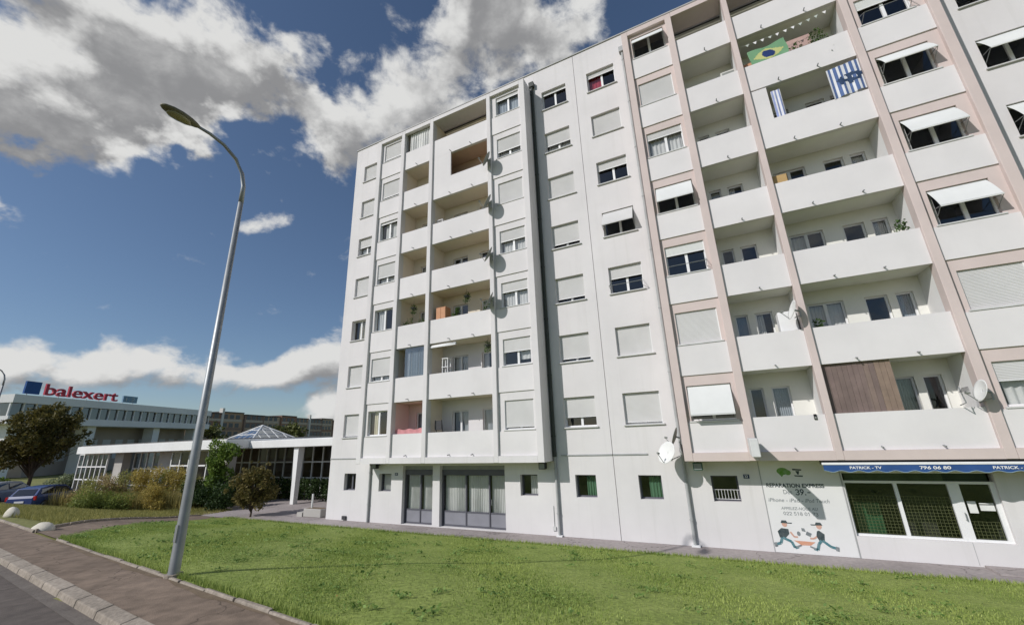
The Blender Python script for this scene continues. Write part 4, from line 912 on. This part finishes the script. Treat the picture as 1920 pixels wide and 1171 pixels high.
def grid(x0, x1, y, z0, z1, nx, nz, nm):
    b = MB(); w = .05
    xs = lin(x0, x1, nx); zs = lin(z0, z1, nz)
    for q in xs: b.box(q - w, q + w, y - .06, y + .06, z0, z1)
    g = b.build(nm, PWHITE, pv)
    for q in zs: MB().box(x0, x1, y - .05, y + .05, q - w, q + w).build('transom', PWHITE, g)
    for a, c in zip(xs, xs[1:]):
        for d, e in zip(zs, zs[1:]): MB().quad((a + w, y, d + w), (c - w, y, d + w), (c - w, y, e - w), (a + w, y, e - w)).build('pane', DGL, g)
grid(-57.5, -51.6, 2.0, .3, 3.7, 6, 3, 'window_grid'); grid(-49.6, -45.0, 3.2, .9, 3.7, 4, 2, 'window_grid'); grid(-41.0, -34.6, 2.2, .4, 3.7, 5, 3, 'window_grid')
grid(-43.0, -20.3, 6.4, .2, 3.72, 20, 3, 'window_grid')
for a, c, d in ((-51.4, -49.8, 2.4), (-44.9, -41.2, 3.0), (-34.4, -32.6, 1.8)): MB().box(a, c, d, d + .6, 0, 3.75).build('wall_panel', CONC, pv)
for x, y in ((-27.2, 3.45), (-21.6, 6.0), (-24.2, 9.5)):
    b = MB(); w0, w1 = .16, .24
    b.rings([[(x - w, y - w, z), (x + w, y - w, z), (x + w, y + w, z), (x - w, y + w, z)] for w, z in ((w0, 0), (w0 + .02, 1.5), (w1, 3.72))]); b.build('column', PWHITE, pv)
for i in range(3): MB().tube([(-43.9 + 1.05 * i, 2.7, 0), (-43.9 + 1.05 * i, 2.7, 2.3)], .28, 14).build('round_column', CONC, pv, smooth=True)
# glass pyramid rooflight
t = thing('glass_pyramid', 'glazed pyramid rooflight on the flat white pavilion roof', 'rooflight', (-39.4, 8.4, 4.5))
cx, cy, s, zb, zt = -39.4, 8.4, 2.1, 4.5, 5.75
corn = [(cx - s, cy - s, zb), (cx + s, cy - s, zb), (cx + s, cy + s, zb), (cx - s, cy + s, zb)]; ap = (cx, cy, zt)
for i in range(4):
    a, c = Vector(corn[i]), Vector(corn[(i + 1) % 4]); A = Vector(ap)
    b = MB(); b.v = [tuple(a), tuple(c), ap]; b.f = [(0, 1, 2)]; b.build('glazing', glassmat('pyramid_glass', (.45, .5, .6), 2.2), t)
    b = MB(); b.tube([tuple(a), ap], .08, 6); b.tube([tuple(a), tuple(c)], .08, 6)
    for q in (.2, .4, .6, .8):
        m0 = a.lerp(c, q); top = a.lerp(A, 2 * q) if q <= .5 else c.lerp(A, 2 * (1 - q)); b.tube([tuple(m0), tuple(top)], .045, 5)
    for q in (.33, .66): b.tube([tuple(a.lerp(A, q)), tuple(c.lerp(A, q))], .04, 5)
    b.build('glazing_bar', PWHITE, t)
t = thing('concrete_planter', 'low concrete block planter with post at the corner of the apartment building', 'planter', (-21.3, .4, 0))
b = MB(); b.box(-21.9, -20.5, .15, .75, 0, .42); bevel(b.build('trough', CONC, t), .02, 1); MB().box(-21.83, -20.57, .22, .68, .40, .425).build('soil', DIRT, t)
MB().tube([(-21.6, .45, .42), (-21.6, .45, 1.15)], .05, 8).build('post', PWHITE, t); MB().box(-22.35, -21.92, .1, .7, 0, .22).build('step', CONC, t)
for i in range(3):
    pass

# ------------------------------------------------------------------ shopping mall far left with rooftop sign
ml = thing('shopping_mall', 'white elevated shopping mall block with glazed band on pillars far left', 'mall', (-110, 12, 0))
A0 = Vector((-107, 8, 0)); D = Vector((-.455, .89, 0)).normalized(); Nn = Vector((.89, .455, 0)).normalized()
def obox(s0, s1, n0, n1, z0, z1):
    b = MB(); P = []
    for z in (z0, z1):
        for (s, n) in ((s0, n0), (s1, n0), (s1, n1), (s0, n1)): p = A0 + D * s + Nn * n; P.append((p.x, p.y, z))
    b.v = P
    for q in ((0, 1, 2, 3), (4, 7, 6, 5), (0, 4, 5, 1), (1, 5, 6, 2), (2, 6, 7, 3), (3, 7, 4, 0)): b.f.append(q)
    return b
MW = mat('mall_white', (.82, .82, .81), .7, .06, .2, streak=.15, streakcol=(.6, .6, .58)); MG = mat('mall_grey', (.55, .56, .56), .7, .08, .2); MBR = mat('mall_brown', (.42, .36, .31), .8, .15, .12, col2=(.28, .24, .21))
obox(0, 48, -30, 0, 12.5, 13.9).build('roof_fascia', MW, ml); obox(0, 48, -30, 0, 9.0, 10.3).build('floor_fascia', MW, ml)
obox(.4, 47.6, -29, -.6, 10.3, 12.5).build('glazed_band', glassmat('mall_glass', (.30, .36, .38), 1.6), ml); obox(.8, 47, -28, -2.5, 10.31, 12.49).build('inner_core', MG, ml)
for s in lin(0.2, 47.8, 24): obox(s - .1, s + .1, -.58, -.35, 10.3, 12.5).build('band_mullion', MW, ml)
for s in (2.5, 16, 32, 45): obox(s - .9, s + .9, -3.5, -1.2, 0, 9.0).build('pillar', MW, ml)
obox(9, 46, -26, -5, 0, 9.0).build('lower_storey', MBR, ml)
for s in lin(11, 44, 11): obox(s, s + 1.8, -5.02, -4.95, 2.5, 6.5).build('lower_window', MG, ml)
SR = mat('sign_red', (.50, .045, .08), .5); SB = mat('sign_blue', (.02, .09, .30), .5); SB2 = mat('sign_pale_blue', (.20, .33, .45), .5)
sg = thing('rooftop_sign', 'large red balexert lettering with blue squares on the mall roof', 'sign', (-112, 14, 13.9))
rot = Matrix(((D.x, -Nn.x, 0), (D.y, -Nn.y, 0), (0, 0, 1)))
p = A0 + D * 4.6 + Nn * -.3; xpos = 0
text('balexert', 'lettering', p.x, p.y, 14.15, 2.05, SR, sg, thick=.3, bold=.015, width=14.4, rot=rot)
obox(1.4, 3.8, -.5, -.2, 14.15, 16.3).build('blue_square', SB, sg); obox(20.3, 23.8, -.5, -.2, 14.15, 15.55).build('pale_square', SB2, sg)
text('1.2', 'square_mark', (A0 + D * 20.9 + Nn * -.15).x, (A0 + D * 20.9 + Nn * -.15).y, 14.45, .8, mat('sign_grey', (.5, .55, .58), .5), sg, thick=.05, width=2.2, rot=rot)
for s in lin(2, 23, 8): obox(s - .05, s + .05, -.45, -.35, 13.9, 14.2).build('support', MG, sg)

# ------------------------------------------------------------------ far brown apartment row
fb_ = thing('far_apartment_row', 'long brown brick apartment row on the horizon behind the pavilion', 'building', (-175, 106, 0))
A0 = Vector((-158, 62, 0)); E0 = Vector((-190, 152, 0)); D = (E0 - A0).normalized(); Nn = Vector((D.y, -D.x, 0)); Ln = (E0 - A0).length
FBR = [mat('far_brick_%d' % i, tuple(1.7 * q for q in c), .9, .1, .1) for i, c in enumerate(((.21, .125, .085), (.27, .185, .12), (.17, .12, .095), (.30, .23, .165)))]
nseg = 9
for i in range(nseg):
    s0, s1 = Ln * i / nseg, Ln * (i + 1) / nseg; zt = 15.6 + (.6 if i % 3 == 1 else 0)
    obox(s0 + (.02 if i else 0), s1, -12, -.6 * (i % 2), 0, zt).build('wall', FBR[i % 4], fb_)
    obox(s0 - .1 + (.2 if i else 0), s1 - .1, -12.2, .25 - .6 * (i % 2), zt, zt + .35).build('roof', mat('far_roof', (.12, .115, .11), .9), fb_)
    if i in (0, 5): obox(s1 - .9, s1 + .1, -1, .3, 0, 17.6).build('stair_tower', mat('far_tower', (.75, .72, .66), .85), fb_)
    for j in range(5):
        obox(s0 + .5, s1 - .8, .02 - .6 * (i % 2), .08 - .6 * (i % 2), 1.0 + 3 * j, 1.9 + 3 * j).build('balcony_band', FBR[(i + 1) % 4] if j % 2 else mat('far_band', (.55, .47, .38), .85), fb_)
        for q in range(3):
            a = s0 + 1.0 + (s1 - s0 - 2) * q / 3; obox(a, a + 1.9, .0 - .6 * (i % 2), .05 - .6 * (i % 2), 2.0 + 3 * j, 3.5 + 3 * j).build('window', mat('far_window', (.055, .07, .085), .2), fb_)

# ------------------------------------------------------------------ cars
TYRE = mat('tyre_rubber', (.02, .02, .02), .8); RIM = mat('rim_alloy', (.45, .46, .47), .35, metal=.8)
def car(loc, heading, paint, label, Ls=4.1):
    t = thing('parked_car', label, 'car', loc, 'cars parked at the left edge'); t.rotation_euler = (0, 0, heading)
    def lp(mb, nm, m_, parent=t, smooth=False):
        o = mb.build(nm, m_, None, smooth=smooth); o.parent = parent; return o
    # x forward; sections: (x, half width, z bottom, z belt)
    S = [(-2.02, .70, .42, .78), (-1.95, .80, .28, .92), (-1.5, .85, .20, .96), (-.6, .86, .18, .95), (.5, .86, .18, .93), (1.1, .85, .20, .90), (1.6, .82, .22, .82), (1.95, .74, .28, .68), (2.05, .60, .38, .58)]
    rg = []
    for x, w, zb, zt in S: rg.append([(x, -w * .9, zb), (x, -w, zb + .12), (x, -w, zt - .14), (x, -w * .93, zt), (x, w * .93, zt), (x, w, zt - .14), (x, w, zb + .12), (x, w * .9, zb)])
    lp(MB().rings(rg), 'body', paint, smooth=False)
    C_ = [(-1.88, .72, .93, .95), (-1.55, .70, .94, 1.34), (-1.0, .66, .945, 1.43), (-.2, .65, .945, 1.46), (.35, .64, .935, 1.40), (1.05, .70, .90, .93)]
    rg = []
    for x, w, zb, zt in C_: rg.append([(x, -w - .06, zb), (x, -w + .06 if zt - zb > .1 else -w, zt), (x, w - .06 if zt - zb > .1 else w, zt), (x, w + .06, zb)])
    lp(MB().rings(rg), 'cabin', paint)
    CG = glassmat('car_glass', (.10, .11, .12), 1.5)
    for s in (-1, 1):
        for a, c in (((-1.45, 1.27), (-.62, 1.36)), ((-.54, 1.37), (.50, 1.30))):
            b = MB(); b.quad((a[0] + (.0 if a[0] > -1 else -.12), s * .765, .98), (c[0] + (.22 if c[0] > 0 else 0), s * .765, .98), (c[0] - (.12 if c[0] > 0 else 0), s * .655, c[1]), (a[0], s * .665, a[1])); lp(b, 'side_window', CG)
        b = MB(); b.box(-1.99, -1.90, s * .80 - .11, s * .80 + .05 if s > 0 else s * .80 + .11, .66, .90) if s > 0 else b.box(-1.99, -1.90, -.85, -.69, .66, .90); lp(b, 'tail_light', mat('tail_red', (.45, .02, .02), .3))
        b = MB(); b.box(1.88, 1.99, s * .62 - .11, s * .62 + .11, .55, .66); lp(b, 'headlight', mat('headlight_glass', (.7, .7, .7), .2))
        b = MB(); b.box(.45, .62, s * .92 - .07, s * .92 + .07, .94, 1.06); lp(b, 'mirror', paint)
        for xw in (-1.28, 1.28):
            k = 18; rr = [[(xw + r_ * math.cos(6.2832 * j / k), s * y_, .31 + r_ * math.sin(6.2832 * j / k)) for j in range(k)] for r_, y_ in ((.28, .66), (.31, .69), (.31, .83), (.27, .865))]
            ty = lp(MB().rings(rr), 'wheel', TYRE)
            rr = [[(xw + r_ * math.cos(6.2832 * j / k), s * y_, .31 + r_ * math.sin(6.2832 * j / k)) for j in range(k)] for r_, y_ in ((.20, .86), (.19, .875), (.06, .87))]
            lp(MB().rings(rr), 'rim', RIM, ty)
    b = MB(); b.quad((-1.905, -.60, .97), (-1.905, .60, .97), (-1.60, .55, 1.30), (-1.60, -.55, 1.30)); lp(b, 'rear_window', CG)
    b = MB(); b.quad((1.06, -.62, .94), (1.06, .62, .94), (.42, .56, 1.37), (.42, -.56, 1.37)); lp(b, 'windscreen', CG)
    lp(MB().box(-2.045, -2.02, -.26, .26, .52, .63), 'number_plate', WHITE); lp(MB().box(-2.06, -1.93, -.74, .74, .34, .50), 'bumper', paint)
PB = mat('car_blue', (.035, .065, .19), .25, .05, 3, spec=.6); PS = mat('car_light_grey', (.30, .31, .33), .25, .05, 3, spec=.6)
hd = math.atan2(.82, -.57)
car((-42.4, -4.1, T(-42.4, -4.1) - .02), hd, PB, 'dark blue hatchback parked at the left edge seen from the rear')
car((-44.6, -5.7, T(-44.6, -5.7) - .02), hd, PS, 'pale grey car parked left of the blue hatchback')
car((-49.5, -4.8, T(-49.5, -4.8) - .02), hd, mat('car_silver', (.35, .36, .37), .3, .05, 3, spec=.6), 'silver car parked behind the pale grey car')

# ------------------------------------------------------------------ white kerb boulders
def boulder(x, y, rx, rz, label, seed):
    r = random.Random(seed); z0 = T(x, y) - .05; rings = []
    for i in range(8):
        a = math.pi / 2 * i / 7.2; q = math.cos(a); h = math.sin(a)
        rings.append([(x + rx * q * math.cos(6.2832 * j / 14) * (1 + r.uniform(-.05, .05)), y + rx * .62 * q * math.sin(6.2832 * j / 14), z0 + rz * h * (1 + r.uniform(-.04, .04))) for j in range(14)])
    o = MB().rings(rings).build('kerb_boulder', mat('boulder_white', (.66, .62, .52), .9, .12, 3, bump=.4, bscale=14), None, at=(x, y, z0), smooth=True); tag(o, label, 'boulder', 'white boulders at the path entrance')
boulder(-20.3, -10.75, .45, .26, 'pale boulder at the footpath entrance, nearer the lawn', 1)
boulder(-26.8, -9.8, .36, .38, 'white rounded boulder in the verge near the parked cars', 2)

# ------------------------------------------------------------------ trees and shrubs
BARK = mat('bark', (.10, .075, .055), .95, .15, 6, bump=.4, bscale=30)
def tree(name, x, y, z, h, r, lm, label, n, leaf, trunk_h, seed, cat='tree', nb=26, group=None, rz=None):
    rr = random.Random(seed); t = thing(name, label, cat, (x, y, z), group)
    b = MB(); tr = .035 * h * .6
    b.tube([(x, y, z - .1), (x + .02 * h, y, z + trunk_h), (x, y + .02 * h, z + h * .8)], [tr, tr * .7, tr * .2], 8)
    cs = []; cz = z + trunk_h + (h - trunk_h) * .48; hz = (h - trunk_h) * .5
    for i in range(nb):
        th = rr.uniform(0, 6.283); u = rr.uniform(-1, 1); q = rr.uniform(.2, 1.05) ** .6; k = math.sqrt(max(0, 1 - u * u)) * (1.0 if u < .2 else 1 - .35 * u)
        c = (x + r * q * k * math.cos(th), y + r * q * k * math.sin(th), cz + hz * .85 * u * q); cs.append((*c, r * rr.uniform(.12, .34)))
        b.tube([(x, y, z + trunk_h * rr.uniform(.7, 1.3)), ((x + c[0]) / 2 + rr.uniform(-.1, .1) * r, (y + c[1]) / 2, (z + trunk_h + c[2]) / 2 + .05 * h), c], [tr * .35, tr * .2, tr * .05], 5)
    for i in range(nb // 2):
        th = rr.uniform(0, 6.283); u = rr.uniform(-.3, 1); k = math.sqrt(1 - u * u) * (1 - .3 * max(u, 0)); f_ = rr.uniform(1.0, 1.22)
        c = (x + r * f_ * k * math.cos(th), y + r * f_ * k * math.sin(th), cz + hz * f_ * u); cs.append((*c, r * rr.uniform(.05, .12)))
        b.tube([(x + (c[0] - x) * .3, y + (c[1] - y) * .3, z + trunk_h + (c[2] - z - trunk_h) * .4), c], [tr * .15, tr * .03], 4)
    b.build('trunk', BARK, t)
    leafcloud(blobs(cs, n, seed, .35), leaf, lm, 'crown', t, seed=seed)
    return t
tree('ornamental_tree', -25.2, -.75, T(-25.2, -.75), 2.95, 1.15, leafmat('copper_leaf', (.07, .075, .02), (.26, .20, .07), 1.6, .3), 'small brown and green leaved tree at the far corner of the lawn', 7000, .075, .30, 21, nb=52)
tree('parking_tree', -67.5, 1.7, 0, 9.4, 3.7, leafmat('dark_autumn_leaf', (.045, .05, .014), (.19, .155, .04), .5, .3), 'large dark autumn tree in the car park before the mall', 13000, .19, 1.9, 22, nb=60)
tree('far_tree', -150, 62, 0, 11.5, 6.5, leafmat('olive_leaf', (.06, .075, .02), (.17, .18, .05), .3, .2), 'pale green tree behind the glass pyramid', 2500, .5, 2, 23)
tree('far_tree', -128, 75, 0, 10.5, 7.0, leafmat('olive_leaf', (.06, .075, .02), (.17, .18, .05), .3, .2), 'olive tree before the far brown apartment row', 2500, .5, 2, 24)
IVY = leafmat('ivy_leaf', (.05, .10, .015), (.24, .34, .06), 1.0, .3)
t = thing('ivy', 'bright green ivy climbing the pavilion corner pillar', 'plant', (-32.0, 1.2, 0))
cs = [(-32.2 + random.uniform(-.9, .7) * (1.15 - i / 16 * .5), 1.2 + random.uniform(-.5, .3), .3 + 3.7 * i / 15, .55, .45, .5) for i in range(16)] + [(-31.4, 1.3, 3.6, .8, .5, .5), (-32.9, 1.3, 2.4, .6, .5, .6)]
leafcloud(blobs(cs, 6500, 31), .10, IVY, 'foliage', t, seed=31); MB().tube([(-32.1, 1.5, 0), (-32.2, 1.5, 3.6)], [.05, .02], 6).build('stem', BARK, t)
DKG = leafmat('dark_shrub_leaf', (.010, .026, .006), (.055, .095, .022), 1.2, .2)
t = thing('evergreen_shrub', 'dark green evergreen shrub at the foot of the ivy', 'shrub', (-31.8, .55, 0))
cs = [(-34.4 + 4.9 * random.random(), .4 + random.uniform(-.5, .8), .4 + 1.25 * random.random(), .6, .55, .55) for i in range(20)]
leafcloud(blobs(cs, 8000, 32), .09, DKG, 'foliage', t, seed=32); b = MB()
for q in (-33.6, -32, -30.6): b.tube([(q, .6, -.05), (q + .1, .6, 1.2)], [.05, .02], 6)
b.build('stem', BARK, t)
t = thing('hedge', 'dark clipped hedge under the pavilion canopy beside the column', 'hedge', (-27, 5.0, 0))
cs = [(-32.5 + .55 * i + random.uniform(-.1, .1), 5.0 + random.uniform(-.25, .25), .55 + .5 * (j / 1.0), .5, .45, .5) for i in range(24) for j in (0, 1)]
leafcloud(blobs(cs, 9000, 33), .085, DKG, 'foliage', t, seed=33); b = MB()
for q in lin(-32, -20.5, 12): b.tube([(q, 5, -.05), (q, 5, 1.1)], [.03, .01], 5)
b.build('stem', BARK, t)
WL = [leafmat('weed_gold', (.26, .20, .05), (.58, .46, .13), 1.3, .35), leafmat('weed_olive', (.16, .18, .05), (.42, .40, .13), 1.3, .35), leafmat('weed_green', (.12, .17, .035), (.34, .38, .10), 1.3, .35), leafmat('weed_dry', (.28, .20, .09), (.55, .44, .22), 1.3, .35)]
WN = ['golden', 'olive', 'green', 'dry brown']
spots = [(-38.9, -3.3, 1.6, 1, 'nearest the blue car'), (-39.4, -2.0, 1.9, 3, 'behind the olive one near the car'), (-39.2, -1.6, 2.3, 1, 'left of the tall golden one'), (-38.4, -.6, 2.6, 0, 'tallest in the verge'),
         (-37.4, -.2, 2.4, 0, 'right of the tallest golden one'), (-36.6, .1, 2.2, 2, 'in the middle of the verge growth'), (-35.9, .4, 2.4, 0, 'before the concrete pavilion wall'), (-35.2, .9, 2.0, 1, 'touching the dark evergreen shrub'), (-38.6, -3.4, 1.0, 3, 'low, at the front of the verge'), (-36.8, -2.6, 1.0, 2, 'low, nearest the footpath'), (-35.0, -1.3, 1.4, 0, 'at the front, nearest the dark evergreen shrub'), (-37.4, -3.9, 1.0, 2, 'small, at the verge front near the blue car')]
for i, (x, y, h, k, wh) in enumerate(spots):
    t = thing('wild_shrub', '%s wild shrub %s' % (WN[k], wh), 'shrub', (x, y, T(x, y)), 'wild shrubs in the verge')
    h *= 1.12; z = T(x, y); cs = [(x + random.uniform(-.9, .9), y + random.uniform(-.6, .6), z + h * random.uniform(.12, .88), .42, .4, .5) for _ in range(14)]
    leafcloud(blobs(cs, 2600, 40 + i, .2), .085, WL[k], 'foliage', t, seed=40 + i, aspect=.6)
    b = MB()
    for c in cs[:8]: b.tube([(x + random.uniform(-.2, .2), y, z - .03), (c[0], c[1], c[2] + random.uniform(.1, .5))], [.02, .006], 4)
    b.build('stem', mat('dry_stem', (.26, .19, .10), .9), t)
FL_ = leafmat('pale_hedge_leaf', (.10, .14, .03), (.42, .46, .30), 1.0, .3)
for i, (x, y, r_, lb) in enumerate(((-62.5, 2.6, 1.25, 'pale flowering bush right of the dark tree trunk'), (-64.5, 4.5, 1.2, 'pale flowering bush behind the dark tree trunk'), (-71, -.2, 1.2, 'green bush left of the dark tree trunk'))):
    t = thing('flowering_bush', lb, 'bush', (x, y, 0), 'bushes in the car park')
    cs = [(x + random.uniform(-1.4, 1.4), y + random.uniform(-.8, .8), .4 + random.uniform(0, 1.0), .6) for _ in range(12)]
    leafcloud(blobs(cs, 1500, 60 + i), .13, FL_ if i < 2 else IVY, 'foliage', t, seed=60 + i); MB().tube([(x, y, -.05), (x, y, 1.0)], [.05, .02], 6).build('stem', BARK, t)

# ------------------------------------------------------------------ grass
def blades(xy, h, w, material, name, seed, droop=.5):
    r = np.random.default_rng(seed); n = len(xy); x, y = xy[:, 0], xy[:, 1]
    ylx = -11.99 - .1 * (np.maximum(x, -28) + 10.11); tt = np.clip((-1.35 - y) / (-1.35 - ylx), 0, 1); z = 1.55 * (.5 * tt + .5 * tt * tt * (3 - 2 * tt)) - .01
    th = r.uniform(0, 6.283, n); hh = h * r.uniform(.45, 1.3, n); ww = w * r.uniform(.6, 1.3, n); ph = r.uniform(0, 6.283, n); lean = droop * hh * r.uniform(.2, 1, n)
    V = np.empty((n, 3, 3)); V[:, 0] = np.stack([x - ww * np.cos(th), y - ww * np.sin(th), z], 1); V[:, 1] = np.stack([x + ww * np.cos(th), y + ww * np.sin(th), z], 1)
    V[:, 2] = np.stack([x + lean * np.cos(ph), y + lean * np.sin(ph), z + hh], 1); V = V.reshape(-1, 3)
    me = bpy.data.meshes.new(name); me.vertices.add(3 * n); me.vertices.foreach_set('co', V.ravel()); me.loops.add(3 * n); me.loops.foreach_set('vertex_index', np.arange(3 * n, dtype=np.int32))
    me.polygons.add(n); me.polygons.foreach_set('loop_start', np.arange(0, 3 * n, 3, dtype=np.int32)); me.polygons.foreach_set('loop_total', np.full(n, 3, np.int32)); me.update(); me.validate(); me.materials.append(material)
    o = bpy.data.objects.new(name, me); COL.objects.link(o); return o
def lawnpts(n, s0=0, s1=1, x1=16.0):
    s = s0 + (s1 - s0) * rng.random(n); u = rng.random(n); XS = np.array([a for a, _ in XL]); XV = np.array([b_ for _, b_ in XL]); a = np.interp(s, XS, XV)
    x = a + (x1 - a) * u; yy_ = -11.99 - .1 * (np.maximum(x, -28) + 10.11); return np.stack([x, yy_ + s * (-1.35 - yy_)], 1)
GR = leafmat('grass_blade', (.17, .255, .05), (.46, .53, .16), .45, .3)
p1 = lawnpts(260000, .005, .995)
tag(blades(p1, .042, .009, GR, 'grass', 71), 'short mown green grass of the lawn before the apartment building', 'grass', kind='stuff')
p2 = lawnpts(150000, 0, .5); c = np.sin(p2[:, 0] * 1.7 + 1.3 * np.sin(p2[:, 1] * 1.1)) + np.sin(p2[:, 1] * 2.3 + p2[:, 0] * .6); p2 = p2[c > .75]
CL = leafmat('clover_leaf', (.10, .18, .03), (.36, .46, .13), 1.5, .3)
z2 = np.array([T(a, b_) for a, b_ in p2]) + rng.uniform(.03, .07, len(p2))
tag(leafcloud(np.column_stack([p2, z2]), .016, CL, 'clover', seed=72, flat=.7), 'patches of clover and weeds in the lawn', 'ground cover', kind='stuff')
pe = np.concatenate([lawnpts(9000, 0, .012), lawnpts(9000, .978, 1.004)]); tag(blades(pe, .11, .010, GR, 'edge_grass', 73), 'longer grass tufts along the lawn edging stones', 'grass', kind='stuff')
n = 60000; xv = rng.uniform(-42, -22, n); yv = rng.uniform(-9.9, .5, n)
ok = np.array([(yl(a) + .03 < b_) and (a < np.interp((b_ - yl(a)) / (-1.35 - yl(a)), [q[0] for q in XL], [q[1] for q in XL]) - 2.6) and not (a < -40.5 and b_ > -8.0) for a, b_ in zip(xv, yv)])
tag(blades(np.stack([xv[ok], yv[ok]], 1), .16, .014, leafmat('verge_blade', (.17, .18, .05), (.46, .42, .15), .7, .3), 'verge_grass', 74), 'long yellowing grass of the verge between footpath and car park', 'grass', kind='stuff')
n = 9000; xw = rng.uniform(-41, -32.8, n); yw = -3.6 + (xw + 41) * .55 + rng.uniform(-1.1, 1.6, n)
tag(blades(np.stack([xw, yw], 1), 1.05, .016, leafmat('straw_blade', (.22, .20, .06), (.60, .50, .20), .9, .35), 'tall_grass', 76, .35), 'tall straw coloured grass between the wild shrubs', 'grass', kind='stuff')
# fallen leaves on the lawn near the kerb
for x, y in ((-5.9, -11.6),):
    o = leafcloud([(x, y, T(x, y) + .07)], .05, leafmat('fallen_leaf', (.35, .18, .05), (.5, .28, .1)), 'fallen_leaf', seed=int(x * -10), flat=.8, at=(x, y, T(x, y) + .07)); tag(o, 'orange fallen leaf lying on the lawn near the kerb', 'leaf')
# rosettes of broad leaved weeds, in scattered clumps
k = 420; pc = lawnpts(k, .02, .99); out = []
for (x, y) in pc:
    m_ = random.randint(8, 34); rr_ = random.uniform(.08, .42)
    out += [(x + random.gauss(0, rr_ * .5), y + random.gauss(0, rr_ * .5), 0) for _ in range(m_)]
out = np.array(out); out[:, 2] = [T(a, b_) + random.uniform(.03, .075) for a, b_ in out[:, :2]]
tag(leafcloud(out, .036, leafmat('rosette_leaf', (.075, .15, .03), (.30, .42, .12), 2.5, .3), 'lawn_weeds', seed=75, flat=.45, aspect=1.2), 'scattered clumps of broad leaved weeds in the lawn', 'weeds', kind='stuff')
# hanging baskets under the loggia ceilings
for i, (x, z, lb) in enumerate(((-14.0, 5.1 + Z(3), 'hanging basket in the third floor narrow white loggia'), (-10.6, 5.15 + Z(3), 'hanging basket in the third floor wide white loggia'), (-9.4, 5.2 + Z(2), 'hanging basket at the right of the second floor wide white loggia'))):
    t = thing('hanging_basket', lb, 'plant', (x, -.45, z))
    k = 10; rg = lambda rr, zz: [(x + rr * math.cos(6.2832 * j / k), -.45 + rr * math.sin(6.2832 * j / k), zz) for j in range(k)]
    MB().rings([rg(.05, z), rg(.13, z + .08), rg(.15, z + .15)]).build('basket', DARK, t)
    MB().tube([(x, -.45, z + .15), (x, -.45, z + .55)], .006, 4).build('cord', DARK, t)
    leafcloud(blobs([(x, -.45, z + .12, .2), (x + .08, -.5, z - .08, .14), (x - .1, -.42, z - .1, .13)], 160, 80 + i), .045, LG, 'foliage', t, seed=80 + i)
